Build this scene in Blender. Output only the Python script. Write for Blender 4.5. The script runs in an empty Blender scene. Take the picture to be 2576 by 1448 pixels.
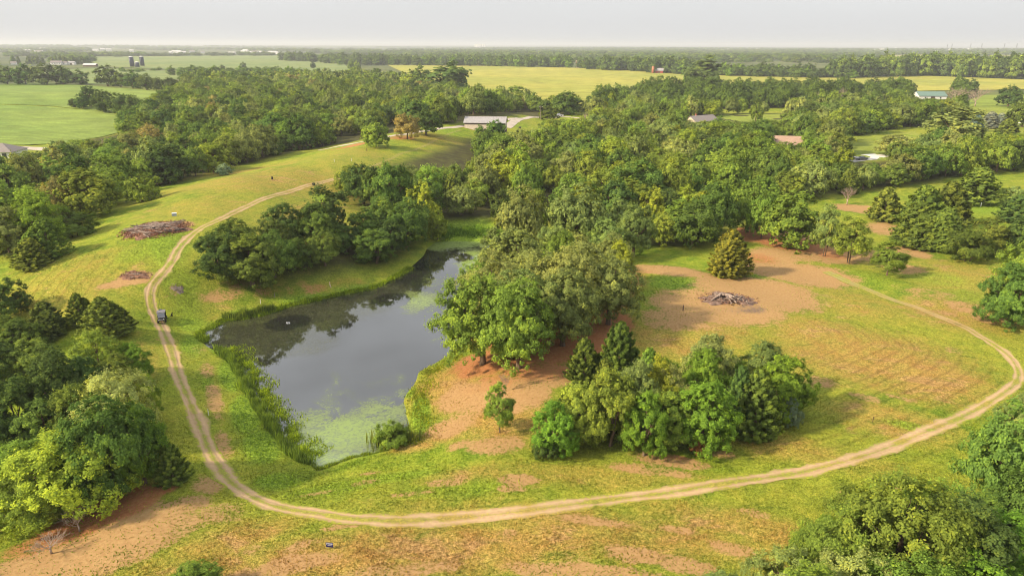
import bpy, bmesh, math, random
import numpy as np
from mathutils import Vector, Matrix
from mathutils.geometry import delaunay_2d_cdt

random.seed(7)
rng = np.random.default_rng(7)
scene = bpy.context.scene
COL = scene.collection
R = math.radians

# ------------------------------------------------------------------ camera
TW, TH = 2576.0, 1448.0            # survey units: plan points are noted as sight lines in a 2576 x 1448 frame
FOC = 1773.0
PITCH = R(19.05)
ROLL = R(0.15)
CAMZ = 42.0
fwd = np.array([0.0, math.cos(PITCH), -math.sin(PITCH)])
up0 = np.array([0.0, math.sin(PITCH), math.cos(PITCH)])
rt0 = np.array([1.0, 0.0, 0.0])
rt = rt0 * math.cos(ROLL) + up0 * math.sin(ROLL)
up = up0 * math.cos(ROLL) - rt0 * math.sin(ROLL)

cam = bpy.data.cameras.new('camera')
cam.sensor_fit = 'HORIZONTAL'
cam.sensor_width = 36.0
cam.lens = FOC / TW * 36.0
cam.clip_start = 0.5
cam.clip_end = 60000
camo = bpy.data.objects.new('camera', cam)
COL.objects.link(camo)
M = Matrix((rt.tolist(), up.tolist(), (-fwd).tolist())).transposed().to_4x4()
M.translation = Vector((0, 0, CAMZ))
camo.matrix_world = M
scene.camera = camo

# ------------------------------------------------------------------ light
SUN_EL = R(32)
SUN_AZ = R(20)                      # how far the sun stands behind the left-hand side
sun_pos = Vector((-math.cos(SUN_AZ) * math.cos(SUN_EL), -math.sin(SUN_AZ) * math.cos(SUN_EL), math.sin(SUN_EL)))
sl = bpy.data.lights.new('sun', 'SUN')
sl.energy = 5.0
sl.angle = R(4.0)
sl.color = (1.0, 0.85, 0.60)
so = bpy.data.objects.new('sun', sl)
COL.objects.link(so)
so.rotation_euler = sun_pos.to_track_quat('Z', 'Y').to_euler()

world = bpy.data.worlds.new('World')
scene.world = world
world.use_nodes = True
wt = world.node_tree
wt.nodes.clear()
wo = wt.nodes.new('ShaderNodeOutputWorld')
bg = wt.nodes.new('ShaderNodeBackground')
sky = wt.nodes.new('ShaderNodeTexSky')
sky.sky_type = 'NISHITA'
sky.sun_disc = False
sky.sun_elevation = SUN_EL
sky.sun_rotation = math.atan2(sun_pos.x, sun_pos.y)
sky.air_density = 1.0
sky.dust_density = 4.0
sky.ozone_density = 1.0
gmix = wt.nodes.new('ShaderNodeMix'); gmix.data_type = 'RGBA'
gmix.inputs[0].default_value = 0.78           # thin overcast veil: most of the blue is gone
tc = wt.nodes.new('ShaderNodeTexCoord')
mp = wt.nodes.new('ShaderNodeMapping'); mp.inputs['Scale'].default_value = (1, 1, 3.0)
cn = wt.nodes.new('ShaderNodeTexNoise'); cn.inputs['Scale'].default_value = 2.6; cn.inputs['Detail'].default_value = 5
cr = wt.nodes.new('ShaderNodeMapRange')
cr.inputs['From Min'].default_value = 0.36; cr.inputs['From Max'].default_value = 0.64
cr.inputs['To Min'].default_value = 0.80; cr.inputs['To Max'].default_value = 1.35
cm = wt.nodes.new('ShaderNodeMix'); cm.data_type = 'RGBA'; cm.blend_type = 'MULTIPLY'; cm.inputs[0].default_value = 1.0
L = wt.links.new
L(sky.outputs[0], gmix.inputs[6]); gmix.inputs[7].default_value = (4.9, 4.95, 5.05, 1)
sx = wt.nodes.new('ShaderNodeSeparateXYZ'); el = wt.nodes.new('ShaderNodeMapRange'); el.inputs['From Min'].default_value = 0.03; el.inputs['From Max'].default_value = 0.30
L(tc.outputs['Generated'], sx.inputs[0]); L(sx.outputs[2], el.inputs[0]); L(el.outputs[0], cm.inputs[0])
L(tc.outputs['Generated'], mp.inputs[0]); L(mp.outputs[0], cn.inputs['Vector']); L(cn.outputs[0], cr.inputs[0])
L(gmix.outputs[2], cm.inputs[6]); L(cr.outputs[0], cm.inputs[7])
ze = wt.nodes.new('ShaderNodeMapRange'); ze.inputs['To Min'].default_value = 1.0; ze.inputs['To Max'].default_value = 1.3
zm = wt.nodes.new('ShaderNodeMix'); zm.data_type = 'RGBA'; zm.blend_type = 'MULTIPLY'; zm.inputs[0].default_value = 1.0
L(sx.outputs[2], ze.inputs[0]); L(cm.outputs[2], zm.inputs[6]); L(ze.outputs[0], zm.inputs[7])
L(zm.outputs[2], bg.inputs[0])
bg.inputs[1].default_value = 0.12
L(bg.outputs[0], wo.inputs[0])

vs = scene.view_settings
vs.view_transform = 'Standard'
vs.look = 'None'
vs.exposure = 0.58
vs.gamma = 1.0
vs.use_curve_mapping = False
scene.render.engine = 'CYCLES'
cy = scene.cycles
cy.max_bounces = 5
cy.diffuse_bounces = 2
cy.glossy_bounces = 2
cy.transmission_bounces = 3
cy.transparent_max_bounces = 4
cy.volume_bounces = 0
cy.caustics_reflective = False
cy.caustics_refractive = False
cy.use_denoising = True
cy.filter_width = 1.05
cy.sample_clamp_indirect = 4.0

# ------------------------------------------------------------------ sight lines and terrain
def sight(px, py):
    px = np.asarray(px, float); py = np.asarray(py, float)
    d = fwd[None] * FOC + rt[None] * (px.ravel() - TW / 2)[:, None] + up[None] * (TH / 2 - py.ravel())[:, None]
    return d

def on_plane(px, py, z=0.0):
    d = sight(px, py)
    t = (z - CAMZ) / np.minimum(d[:, 2], -1e-4)
    return np.stack([d[:, 0] * t, d[:, 1] * t], 1)

def poly_plane(pts, z=0.0):
    a = np.array(pts, float)
    return on_plane(a[:, 0], a[:, 1], z)

def seg_dist(P, A, closed=False):
    A = np.asarray(A)
    B = np.roll(A, -1, 0) if closed else A[1:]
    A0 = A if closed else A[:-1]
    best = np.full(len(P), 1e18)
    for a, b in zip(A0, B):
        ab = b - a
        t = np.clip(((P - a) @ ab) / max(ab @ ab, 1e-9), 0, 1)
        q = a + t[:, None] * ab
        d = ((P - q) ** 2).sum(1)
        best = np.minimum(best, d)
    return np.sqrt(best)

def inside(P, A):
    A = np.asarray(A)
    x, y = P[:, 0], P[:, 1]
    c = np.zeros(len(P), bool)
    n = len(A)
    j = n - 1
    for i in range(n):
        xi, yi = A[i]; xj, yj = A[j]
        hit = ((yi > y) != (yj > y)) & (x < (xj - xi) * (y - yi) / (yj - yi + 1e-12) + xi)
        c ^= hit
        j = i
    return c

def sdist(P, A):
    d = seg_dist(P, A, True)
    return np.where(inside(P, A), -d, d)

def sstep(a, b, x):
    t = np.clip((x - a) / (b - a), 0, 1)
    return t * t * (3 - 2 * t)

WATER_Z = -2.4
POND_D = [(1240, 612), (1215, 608), (1150, 606), (1097, 607), (1073, 624), (1062, 645), (1031, 673), (982, 701), (930, 725), (861, 739),
          (791, 755), (718, 770), (670, 788), (607, 798), (558, 805), (531, 822), (493, 836), (506, 860), (520, 873), (552, 888), (580, 915),
          (602, 950), (625, 1000), (655, 1045), (685, 1090), (712, 1130), (745, 1158), (775, 1168), (800, 1184), (832, 1174), (882, 1155),
          (941, 1142), (975, 1133), (1000, 1112), (1032, 1090), (1030, 1060), (1018, 1010), (1028, 986), (1050, 960), (1056, 935), (1090, 918),
          (1131, 893), (1152, 868), (1165, 830), (1175, 780), (1180, 720), (1195, 680), (1220, 640)]
POND = poly_plane(POND_D, WATER_Z)
RIDGE = poly_plane([(430, 660), (510, 572), (637, 511), (755, 473), (850, 455), (1005, 388), (1116, 343), (1250, 312)])
LOW = poly_plane([(-500, 700), (40, 745), (200, 775), (300, 830), (350, 900), (400, 1000), (440, 1120), (400, 1240), (200, 1360), (-500, 1500)])
GROVE_C = on_plane([1450], [740])[0]
FIELD_C = on_plane([60], [262])[0]

def near_relief(P):
    hn = 6.8 * np.exp(-(seg_dist(P, RIDGE) / 27.0) ** 2)
    hn += 1.6 * np.exp(-((P - GROVE_C) ** 2).sum(1) / 34.0 ** 2)
    hn -= 3.0 * sstep(4, -22, sdist(P, LOW))
    hn += 0.25 * np.sin(P[:, 0] / 9.0 + 1.1) * np.sin(P[:, 1] / 11.0) + 0.12 * np.sin(P[:, 0] / 3.1 + P[:, 1] / 4.3)
    sd = sdist(P, POND)
    bank = WATER_Z + 0.22 + 0.12 * np.clip(sd, 0, 3)
    w = sstep(0.5, 15, sd)
    hout = bank * (1 - w) + hn * w
    hin = WATER_Z - 0.05 + np.maximum(sd * 0.3, -2.5)
    s2 = sstep(-0.6, 0.6, sd)
    return hin * (1 - s2) + hout * s2

GX0, GY0, GST = -330.0, 0.0, 1.0
_gx = np.arange(GX0, 331, GST); _gy = np.arange(GY0, 521, GST)
_gg = np.stack(np.meshgrid(_gx, _gy), -1).reshape(-1, 2)
RELIEF = near_relief(_gg).reshape(len(_gy), len(_gx))

def height(X, Y):
    shp = np.shape(X)
    X = np.asarray(X, float).ravel(); Y = np.asarray(Y, float).ravel()
    r = np.hypot(X, Y)
    fx = np.clip((X - GX0) / GST, 0, len(_gx) - 1.001); fy = np.clip((Y - GY0) / GST, 0, len(_gy) - 1.001)
    i = fx.astype(int); j = fy.astype(int); fx = fx - i; fy = fy - j
    hn = (RELIEF[j, i] * (1 - fx) + RELIEF[j, i + 1] * fx) * (1 - fy) + (RELIEF[j + 1, i] * (1 - fx) + RELIEF[j + 1, i + 1] * fx) * fy
    h = hn * (1 - sstep(430, 500, Y)) * (1 - sstep(280, 325, np.abs(X)))
    f = sstep(420, 1100, r)
    h = h + f * (1.6 * np.sin(X / 190 + 0.7) * np.cos(Y / 230 + 0.3) + 1.4 * np.sin((X + 0.6 * Y) / 340 + 2.0))
    h = h + 6.0 * np.exp(-((X - FIELD_C[0]) ** 2 + (Y - FIELD_C[1]) ** 2) / 120.0 ** 2)
    f2 = sstep(2800, 7000, r)
    h = h + f2 * (7 * np.sin(X / 900 + 0.4) * np.sin(Y / 1100 + 1.0) + 6 * np.sin(X / 2100 - Y / 3100 + 0.8) + 3)
    return h.reshape(shp)

def ground_hits(px, py):
    """sight line -> point on the terrain"""
    d = sight(px, py)
    out = np.zeros((len(d), 3))
    dz = np.minimum(d[:, 2], -1e-3)
    t0 = (12.0 - CAMZ) / dz
    t1 = (-9.0 - CAMZ) / dz
    n = 200
    prev_t = t0.copy(); hit = np.zeros(len(d), bool); T = t1.copy()
    for k in range(1, n + 1):
        t = t0 + (t1 - t0) * k / n
        z = CAMZ + d[:, 2] * t
        below = (z < height(d[:, 0] * t, d[:, 1] * t)) & ~hit
        T[below] = 0.5 * (t + prev_t)[below]
        hit |= below
        prev_t = t
    out[:, 0] = d[:, 0] * T; out[:, 1] = d[:, 1] * T
    out[:, 2] = height(out[:, 0], out[:, 1])
    return out

def G(px, py):
    return ground_hits([px], [py])[0]

def GP(pts):
    a = np.array(pts, float)
    return ground_hits(a[:, 0], a[:, 1])

def view_depth(p):
    v = np.asarray(p, float) - np.array([0, 0, CAMZ])
    return float(v @ fwd)

# ------------------------------------------------------------------ mesh and material helpers
def link(o, parent=None):
    COL.objects.link(o)
    if parent is not None:
        o.parent = parent
    return o

def tag(o, label=None, cat=None, group=None, kind=None):
    if label: o['label'] = label
    if cat: o['category'] = cat
    if group: o['group'] = group
    if kind: o['kind'] = kind
    return o

def empty(name, loc, rz=0.0, label=None, cat=None, group=None):
    o = bpy.data.objects.new(name, None)
    o.empty_display_size = 0.3
    COL.objects.link(o)
    o.location = tuple(float(v) for v in loc)
    o.rotation_euler = (0, 0, rz)
    return tag(o, label, cat, group)

def mesh_data(name, V, F, mat=None, smooth=False):
    me = bpy.data.meshes.new(name)
    V = np.asarray(V, np.float32)
    if isinstance(F, np.ndarray):
        k = F.shape[1]
        me.vertices.add(len(V)); me.vertices.foreach_set('co', V.ravel())
        me.loops.add(F.size); me.loops.foreach_set('vertex_index', F.astype(np.int32).ravel())
        me.polygons.add(len(F)); me.polygons.foreach_set('loop_start', np.arange(0, F.size, k, dtype=np.int32))
        me.update(calc_edges=True)
    else:
        me.from_pydata(V.tolist(), [], F)
        me.update()
    if mat is not None:
        me.materials.append(mat)
    if smooth:
        me.polygons.foreach_set('use_smooth', np.ones(len(me.polygons), bool))
    return me

def obj(name, me, parent=None, loc=None, rot=None, scale=None):
    o = bpy.data.objects.new(name, me)
    link(o, parent)
    if loc is not None: o.location = tuple(float(v) for v in loc)
    if rot is not None: o.rotation_euler = rot
    if scale is not None: o.scale = scale
    return o

class MB:
    """collects simple solids into one mesh"""
    def __init__(self): self.v = []; self.f = []
    def add(self, V, F):
        n = len(self.v)
        self.v += [tuple(map(float, p)) for p in V]
        self.f += [tuple(i + n for i in f) for f in F]
        return self
    def box(self, x0, x1, y0, y1, z0, z1):
        V = [(x0, y0, z0), (x1, y0, z0), (x1, y1, z0), (x0, y1, z0), (x0, y0, z1), (x1, y0, z1), (x1, y1, z1), (x0, y1, z1)]
        return self.add(V, [(3, 2, 1, 0), (4, 5, 6, 7), (0, 1, 5, 4), (1, 2, 6, 5), (2, 3, 7, 6), (3, 0, 4, 7)])
    def prism(self, prof, y0, y1):
        """profile in x,z pushed along y"""
        n = len(prof)
        V = [(x, y0, z) for x, z in prof] + [(x, y1, z) for x, z in prof]
        F = [tuple(range(n)), tuple(range(2 * n - 1, n - 1, -1))]
        F += [(i, i + n, (i + 1) % n + n, (i + 1) % n) for i in range(n)]
        return self.add(V, F)
    def tube(self, pts, rad, n=6, cap=True):
        pts = [Vector(p) for p in pts]
        rings = []
        for i, p in enumerate(pts):
            t = (pts[min(i + 1, len(pts) - 1)] - pts[max(i - 1, 0)])
            if t.length < 1e-6: t = Vector((0, 0, 1))
            t.normalize()
            a = t.orthogonal().normalized() if i == 0 else (rings[-1][1] - t * rings[-1][1].dot(t)).normalized()
            rings.append((p, a, t))
        V = []
        for i, (p, a, t) in enumerate(rings):
            b = t.cross(a)
            rr = rad[i] if hasattr(rad, '__len__') else rad
            for k in range(n):
                an = 2 * math.pi * k / n
                V.append(p + (a * math.cos(an) + b * math.sin(an)) * rr)
        F = []
        for i in range(len(pts) - 1):
            for k in range(n):
                F.append((i * n + k, i * n + (k + 1) % n, (i + 1) * n + (k + 1) % n, (i + 1) * n + k))
        if cap:
            F.append(tuple(range(n))[::-1]); F.append(tuple(range((len(pts) - 1) * n, len(pts) * n)))
        return self.add(V, F)
    def lathe(self, prof, n=20, cx=0, cy=0):
        V = []; F = []
        for r, z in prof:
            for k in range(n):
                a = 2 * math.pi * k / n
                V.append((cx + r * math.cos(a), cy + r * math.sin(a), z))
        for i in range(len(prof) - 1):
            for k in range(n):
                F.append((i * n + k, i * n + (k + 1) % n, (i + 1) * n + (k + 1) % n, (i + 1) * n + k))
        F.append(tuple(range(n))[::-1]); F.append(tuple(range((len(prof) - 1) * n, len(prof) * n)))
        return self.add(V, F)
    def data(self, name, mat, smooth=False): return mesh_data(name, self.v, self.f, mat, smooth)
    def build(self, name, mat, parent=None, smooth=False, loc=None, rot=None): return obj(name, self.data(name, mat, smooth), parent, loc, rot)

class NT:
    """short-hand for node trees"""
    def __init__(self, name):
        self.m = bpy.data.materials.new(name); self.m.use_nodes = True
        self.t = self.m.node_tree; self.t.nodes.clear()
        self.out = self.t.nodes.new('ShaderNodeOutputMaterial')
    def n(self, typ, **kw):
        nd = self.t.nodes.new(typ)
        for k, v in kw.items(): setattr(nd, k, v)
        return nd
    def l(self, a, b): self.t.links.new(a, b)
    def set(self, sock, v):
        if hasattr(v, 'links') or isinstance(v, bpy.types.NodeSocket): self.l(v, sock)
        else: sock.default_value = v
    def noise(self, scale, detail=3, rough=0.55, vec=None, dist=0.0):
        nd = self.n('ShaderNodeTexNoise'); nd.inputs['Scale'].default_value = scale; nd.inputs['Detail'].default_value = detail
        nd.inputs['Roughness'].default_value = rough; nd.inputs['Distortion'].default_value = dist
        if vec is not None: self.l(vec, nd.inputs['Vector'])
        return nd.outputs[0]
    def pos(self): return self.n('ShaderNodeNewGeometry').outputs['Position']
    def attr(self, name, typ='GEOMETRY'):
        nd = self.n('ShaderNodeAttribute'); nd.attribute_name = name; nd.attribute_type = typ
        return nd
    def math(self, op, a, b=0.0, c=None, clamp=False):
        nd = self.n('ShaderNodeMath', operation=op, use_clamp=clamp)
        self.set(nd.inputs[0], a); self.set(nd.inputs[1], b)
        if c is not None: self.set(nd.inputs[2], c)
        return nd.outputs[0]
    def ramp(self, x, a, b, lo=0.0, hi=1.0):
        nd = self.n('ShaderNodeMapRange'); nd.interpolation_type = 'SMOOTHSTEP'
        self.set(nd.inputs[0], x)
        nd.inputs[1].default_value = a; nd.inputs[2].default_value = b; nd.inputs[3].default_value = lo; nd.inputs[4].default_value = hi
        return nd.outputs[0]
    def mix(self, f, a, b, mode='MIX'):
        nd = self.n('ShaderNodeMix', data_type='RGBA', blend_type=mode)
        self.set(nd.inputs[0], f)
        for s, v in ((nd.inputs[6], a), (nd.inputs[7], b)):
            self.set(s, v if not isinstance(v, tuple) else (v + (1.0,))[:4])
        return nd.outputs[2]
    def bsdf(self, col, rough=0.8, spec=0.3, metal=0.0, normal=None):
        b = self.n('ShaderNodeBsdfPrincipled')
        self.set(b.inputs['Base Color'], col if not isinstance(col, tuple) else (col + (1.0,))[:4])
        self.set(b.inputs['Roughness'], rough); b.inputs['Metallic'].default_value = metal
        b.inputs['Specular IOR Level'].default_value = spec
        if normal is not None: self.l(normal, b.inputs['Normal'])
        return b
    def bump(self, h, strength=0.5, dist=0.1):
        nd = self.n('ShaderNodeBump'); nd.inputs['Strength'].default_value = strength; nd.inputs['Distance'].default_value = dist
        self.l(h, nd.inputs['Height'])
        return nd.outputs[0]
    def done(self, sh):
        self.l(sh if not hasattr(sh, 'outputs') else sh.outputs[0], self.out.inputs['Surface'])
        return self.m

def plain(name, col, rough=0.6, metal=0.0, var=0.12, scale=1.5, spec=0.3):
    t = NT(name)
    tcn = t.n('ShaderNodeTexCoord').outputs['Object']
    nz = t.noise(scale, 4, vec=tcn)
    k = t.ramp(nz, 0.25, 0.75, 1 - var, 1 + var)
    c = t.mix(1.0, col, k, 'MULTIPLY')
    return t.done(t.bsdf(c, rough, spec, metal))

# ------------------------------------------------------------------ ground cover, mapped on the plan
_PL = {}
def patch_list(lst):
    """(px, py, rx, ry, strength[, turn]) -> ground ellipses"""
    if id(lst) in _PL: return _PL[id(lst)]
    out = []
    for e in lst:
        px, py, rx, ry, s = e[:5]
        g = G(px, py)
        dep = view_depth(g)
        mpp = dep / FOC
        dv = np.array([g[0], g[1]]); L_ = np.hypot(*dv); dv /= L_
        el = math.atan2(CAMZ - g[2], L_)
        ra, rb = rx * mpp, ry * mpp / math.sin(el)
        tilt = R(e[5]) if len(e) > 5 else 0.0
        out.append((g[:2], dv, ra, rb, s, tilt))
    _PL[id(lst)] = out
    return out

def patches(P, lst, soft=0.55):
    a = np.zeros(len(P))
    for c, dv, ra, rb, s, tilt in patch_list(lst):
        q = P - c
        m = (np.abs(q).max(1) < 2.2 * max(ra, rb))
        if not m.any(): continue
        v = q[m] @ dv; u = q[m] @ np.array([dv[1], -dv[0]])
        if tilt:
            k = rb / ra
            v2 = v / k
            u, v2 = u * math.cos(tilt) + v2 * math.sin(tilt), -u * math.sin(tilt) + v2 * math.cos(tilt)
            v = v2 * k
        d = np.sqrt((u / ra) ** 2 + (v / rb) ** 2)
        a[m] = np.maximum(a[m], s * sstep(1 + soft, 1 - soft, d))
    return a

DIRT = [  # bare tan soil
    (2010, 690, 130, 26, .95, 8), (1900, 735, 150, 40, .95), (1830, 765, 140, 42, .8), (1740, 770, 110, 40, .7), (1700, 800, 90, 30, .55),
    (1690, 680, 100, 14, .8, 12), (2080, 640, 80, 22, .8), (2160, 640, 60, 18, .6), (2150, 525, 60, 10, .8), (2220, 575, 45, 16, .6),
    (2290, 635, 60, 14, .6), (2275, 675, 50, 12, .6), (2000, 600, 90, 20, .7), (1960, 640, 80, 18, .7),
    (340, 700, 45, 9, .85, 14), (300, 712, 50, 6, .8, 14), (455, 565, 32, 9, .7), (620, 730, 70, 18, .3), (560, 745, 60, 8, .5, 18), (760, 725, 60, 14, .28),
    (1305, 1205, 50, 14, .75), (1125, 1210, 60, 14, .5), (910, 1215, 40, 10, .5), (800, 1240, 60, 8, .55), (1040, 1240, 60, 8, .5), (930, 1190, 30, 6, .5),
    (1690, 1160, 90, 16, .75), (1640, 1180, 120, 14, .5), (1800, 1140, 60, 12, .5), (2060, 960, 40, 16, .5), (2180, 1000, 50, 8, .55), (2260, 1000, 40, 6, .45),
    (1290, 1230, 40, 8, .6), (1600, 1395, 90, 20, .7), (1480, 1440, 200, 24, .7), (1000, 1435, 200, 20, .5), (1720, 1420, 90, 22, .7), (1840, 1380, 60, 16, .6), (1500, 1310, 120, 12, .5), (1700, 1330, 60, 10, .5), (700, 1430, 160, 24, .6), (1440, 1400, 50, 12, .35), (1280, 1340, 30, 12, .4), (1350, 1320, 20, 14, .3),
    (870, 1320, 70, 10, .55), (760, 1370, 60, 14, .4), (640, 1380, 40, 14, .4), (1900, 1290, 50, 12, .45), (2250, 1220, 50, 8, .5), (2130, 1240, 30, 8, .4),
    (540, 1010, 22, 50, .55), (560, 1120, 25, 40, .5), (520, 930, 20, 24, .5), (500, 880, 20, 20, .3), (440, 730, 18, 6, .3),
    (2400, 880, 26, 8, .5), (2350, 790, 60, 18, .35, -25), (2430, 770, 60, 16, .5, -25), (2330, 740, 80, 18, .35, -25), (2480, 800, 40, 16, .5),
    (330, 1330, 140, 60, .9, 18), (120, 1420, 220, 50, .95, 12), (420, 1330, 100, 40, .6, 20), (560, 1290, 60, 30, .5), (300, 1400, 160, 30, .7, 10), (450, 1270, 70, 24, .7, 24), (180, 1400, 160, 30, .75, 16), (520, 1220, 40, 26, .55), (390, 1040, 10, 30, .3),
    (1130, 1075, 60, 30, .6), (1240, 1120, 80, 24, .7), (1180, 1000, 80, 40, .75), (1300, 990, 90, 40, .75), (1380, 940, 90, 30, .7), (1160, 1120, 40, 16, .5),
    (1450, 390, 30, 6, .4), (1590, 420, 30, 8, .5)]
LITTER = [  # orange brown leaf litter below the oaks
    (1250, 900, 120, 40, .95), (1360, 870, 110, 45, .95), (1460, 850, 110, 35, .9), (1540, 810, 60, 30, .8), (1400, 780, 120, 60, .9), (1300, 820, 110, 60, .9),
    (1500, 740, 100, 50, .8), (1450, 890, 60, 20, .7), (1350, 930, 110, 30, .6), (1240, 960, 80, 24, .45), (1560, 700, 80, 40, .6),
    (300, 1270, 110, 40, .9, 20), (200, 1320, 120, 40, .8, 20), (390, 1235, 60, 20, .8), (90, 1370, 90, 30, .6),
    (1990, 615, 90, 16, .85), (1890, 590, 60, 20, .85), (2090, 640, 40, 12, .6), (1900, 650, 60, 14, .55),
    (700, 735, 60, 14, .36), (780, 722, 60, 12, .36), (880, 712, 60, 10, .36), (1300, 430, 40, 14, .6), (1260, 425, 30, 10, .6),
    (1755, 1130, 30, 10, .5), (1010, 345, 40, 5, .6), (880, 368, 60, 4, .8), (1700, 1150, 50, 8, .5)]
DRY = [
    (700, 450, 300, 30, .45, 14), (500, 520, 160, 30, .3, 20), (620, 430, 160, 14, .5, 14), (200, 730, 200, 30, .35), (150, 700, 130, 50, .3),
    (900, 390, 120, 30, .3, 12), (1050, 1390, 700, 70, .75), (1500, 1340, 500, 60, .6), (800, 1400, 400, 50, .75), (1900, 1330, 300, 40, .6),
    (2200, 900, 230, 70, .75), (2330, 940, 140, 60, .8), (2080, 840, 160, 40, .6), (2150, 760, 140, 40, .45), (2000, 1130, 200, 30, .5), (2250, 1060, 150, 40, .6),
    (1160, 970, 110, 60, .9), (1260, 1040, 110, 70, .8), (1120, 1090, 70, 25, .9), (1050, 1120, 60, 16, .8), (1180, 1190, 120, 20, .5),
    (1690, 860, 150, 40, .6), (1780, 830, 140, 40, .55), (780, 560, 110, 40, .5), (820, 510, 80, 30, .4), (640, 800, 90, 18, .4), (560, 770, 60, 30, .3),
    (420, 640, 60, 30, .2), (600, 1350, 160, 40, .6), (450, 880, 40, 40, .3), (360, 900, 40, 60, .4), (2450, 700, 160, 50, .45), (2400, 790, 130, 40, .6),
    (1500, 1200, 300, 30, .4), (250, 650, 100, 14, .4), (1100, 350, 90, 12, .4)]
LUSH = [
    (590, 940, 40, 50, .9), (620, 1040, 40, 60, .9), (660, 1120, 50, 50, .9), (480, 870, 30, 40, .7), (520, 960, 18, 40, .6), (560, 880, 30, 24, .9),
    (1180, 582, 70, 24, 1.0), (480, 815, 40, 16, .6), (620, 790, 60, 10, .9), (800, 752, 120, 8, .9), (920, 730, 80, 9, .9),
    (860, 1225, 160, 26, .6), (700, 1210, 70, 30, .7), (1000, 1200, 120, 20, .55), (1150, 1230, 200, 26, .4), (1060, 1040, 26, 50, .9), (1030, 985, 20, 18, .7),
    (1690, 712, 90, 18, .85, 6), (1860, 690, 90, 14, .8, 6), (1640, 745, 50, 14, .5), (2350, 700, 110, 20, .5), (2200, 700, 90, 20, .45), (2450, 750, 90, 30, .5),
    (2040, 750, 60, 26, .5), (2300, 1075, 90, 12, .6), (420, 610, 60, 40, .6), (430, 700, 30, 30, .5), (330, 640, 60, 14, .5),
    (820, 500, 40, 12, .7), (2470, 515, 120, 24, .7), (2500, 570, 90, 20, .6), (440, 900, 16, 60, .4), (1750, 1170, 120, 10, .4), (2100, 1160, 120, 10, .4),
    (1400, 1160, 80, 10, .5), (640, 690, 40, 30, .3), (470, 740, 40, 40, .5), (1120, 330, 60, 8, .5), (900, 420, 90, 20, .3), (1730, 860, 60, 20, .3)]
MOWN = [(2300, 950, 230, 90, .9), (2100, 1090, 280, 50, .8), (2200, 860, 200, 60, .6), (150, 700, 170, 60, .6), (800, 555, 130, 50, .8), (500, 470, 300, 60, .35, 14), (1900, 1180, 300, 30, .5), (1700, 1330, 500, 60, .35)]
ASH = [(1890, 775, 44, 15, .55, -18), (1800, 735, 30, 8, .5), (1830, 772, 80, 20, .42), (400, 572, 45, 16, .5)]

TRACK_D = [(1159, 327), (1116, 343), (1091, 355), (1059, 371), (1005, 388), (930, 424), (850, 448), (755, 473), (637, 511), (558, 549), (510, 572), (472, 600),
           (446, 629), (433, 658), (411, 683), (386, 712), (378, 744), (382, 772), (395, 801), (412, 836), (430, 879), (445, 932), (464, 980), (484, 1028), (508, 1085),
           (527, 1133), (551, 1171), (575, 1205), (608, 1234), (661, 1262), (718, 1279), (798, 1291), (861, 1301), (924, 1307), (1000, 1310), (1093, 1306),
           (1177, 1301), (1261, 1292), (1345, 1281), (1426, 1271), (1560, 1254), (1700, 1236), (1845, 1213), (1954, 1198), (2063, 1177), (2172, 1147), (2281, 1106),
           (2390, 1062), (2462, 1027), (2517, 994), (2551, 968), (2562, 944), (2555, 920), (2535, 893), (2500, 868), (2460, 843), (2427, 823), (2360, 795),
           (2302, 772), (2239, 752), (2175, 726), (2127, 706), (2080, 683)]

def smooth_line(P, step):
    P = np.asarray(P, float)
    # Catmull-Rom, then resampled
    Q = []
    E = np.vstack([2 * P[0] - P[1], P, 2 * P[-1] - P[-2]])
    for i in range(1, len(E) - 2):
        p0, p1, p2, p3 = E[i - 1], E[i], E[i + 1], E[i + 2]
        for t in np.linspace(0, 1, 12, endpoint=False):
            Q.append(0.5 * ((2 * p1) + (-p0 + p2) * t + (2 * p0 - 5 * p1 + 4 * p2 - p3) * t * t + (-p0 + 3 * p1 - 3 * p2 + p3) * t ** 3))
    Q.append(P[-1]); Q = np.array(Q)
    s = np.r_[0, np.cumsum(np.hypot(*np.diff(Q, axis=0).T))]
    n = max(int(s[-1] / step), 4)
    u = np.linspace(0, s[-1], n + 1)
    return np.stack([np.interp(u, s, Q[:, 0]), np.interp(u, s, Q[:, 1])], 1)

TRACK = smooth_line(GP(TRACK_D)[:, :2], 0.45)

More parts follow.
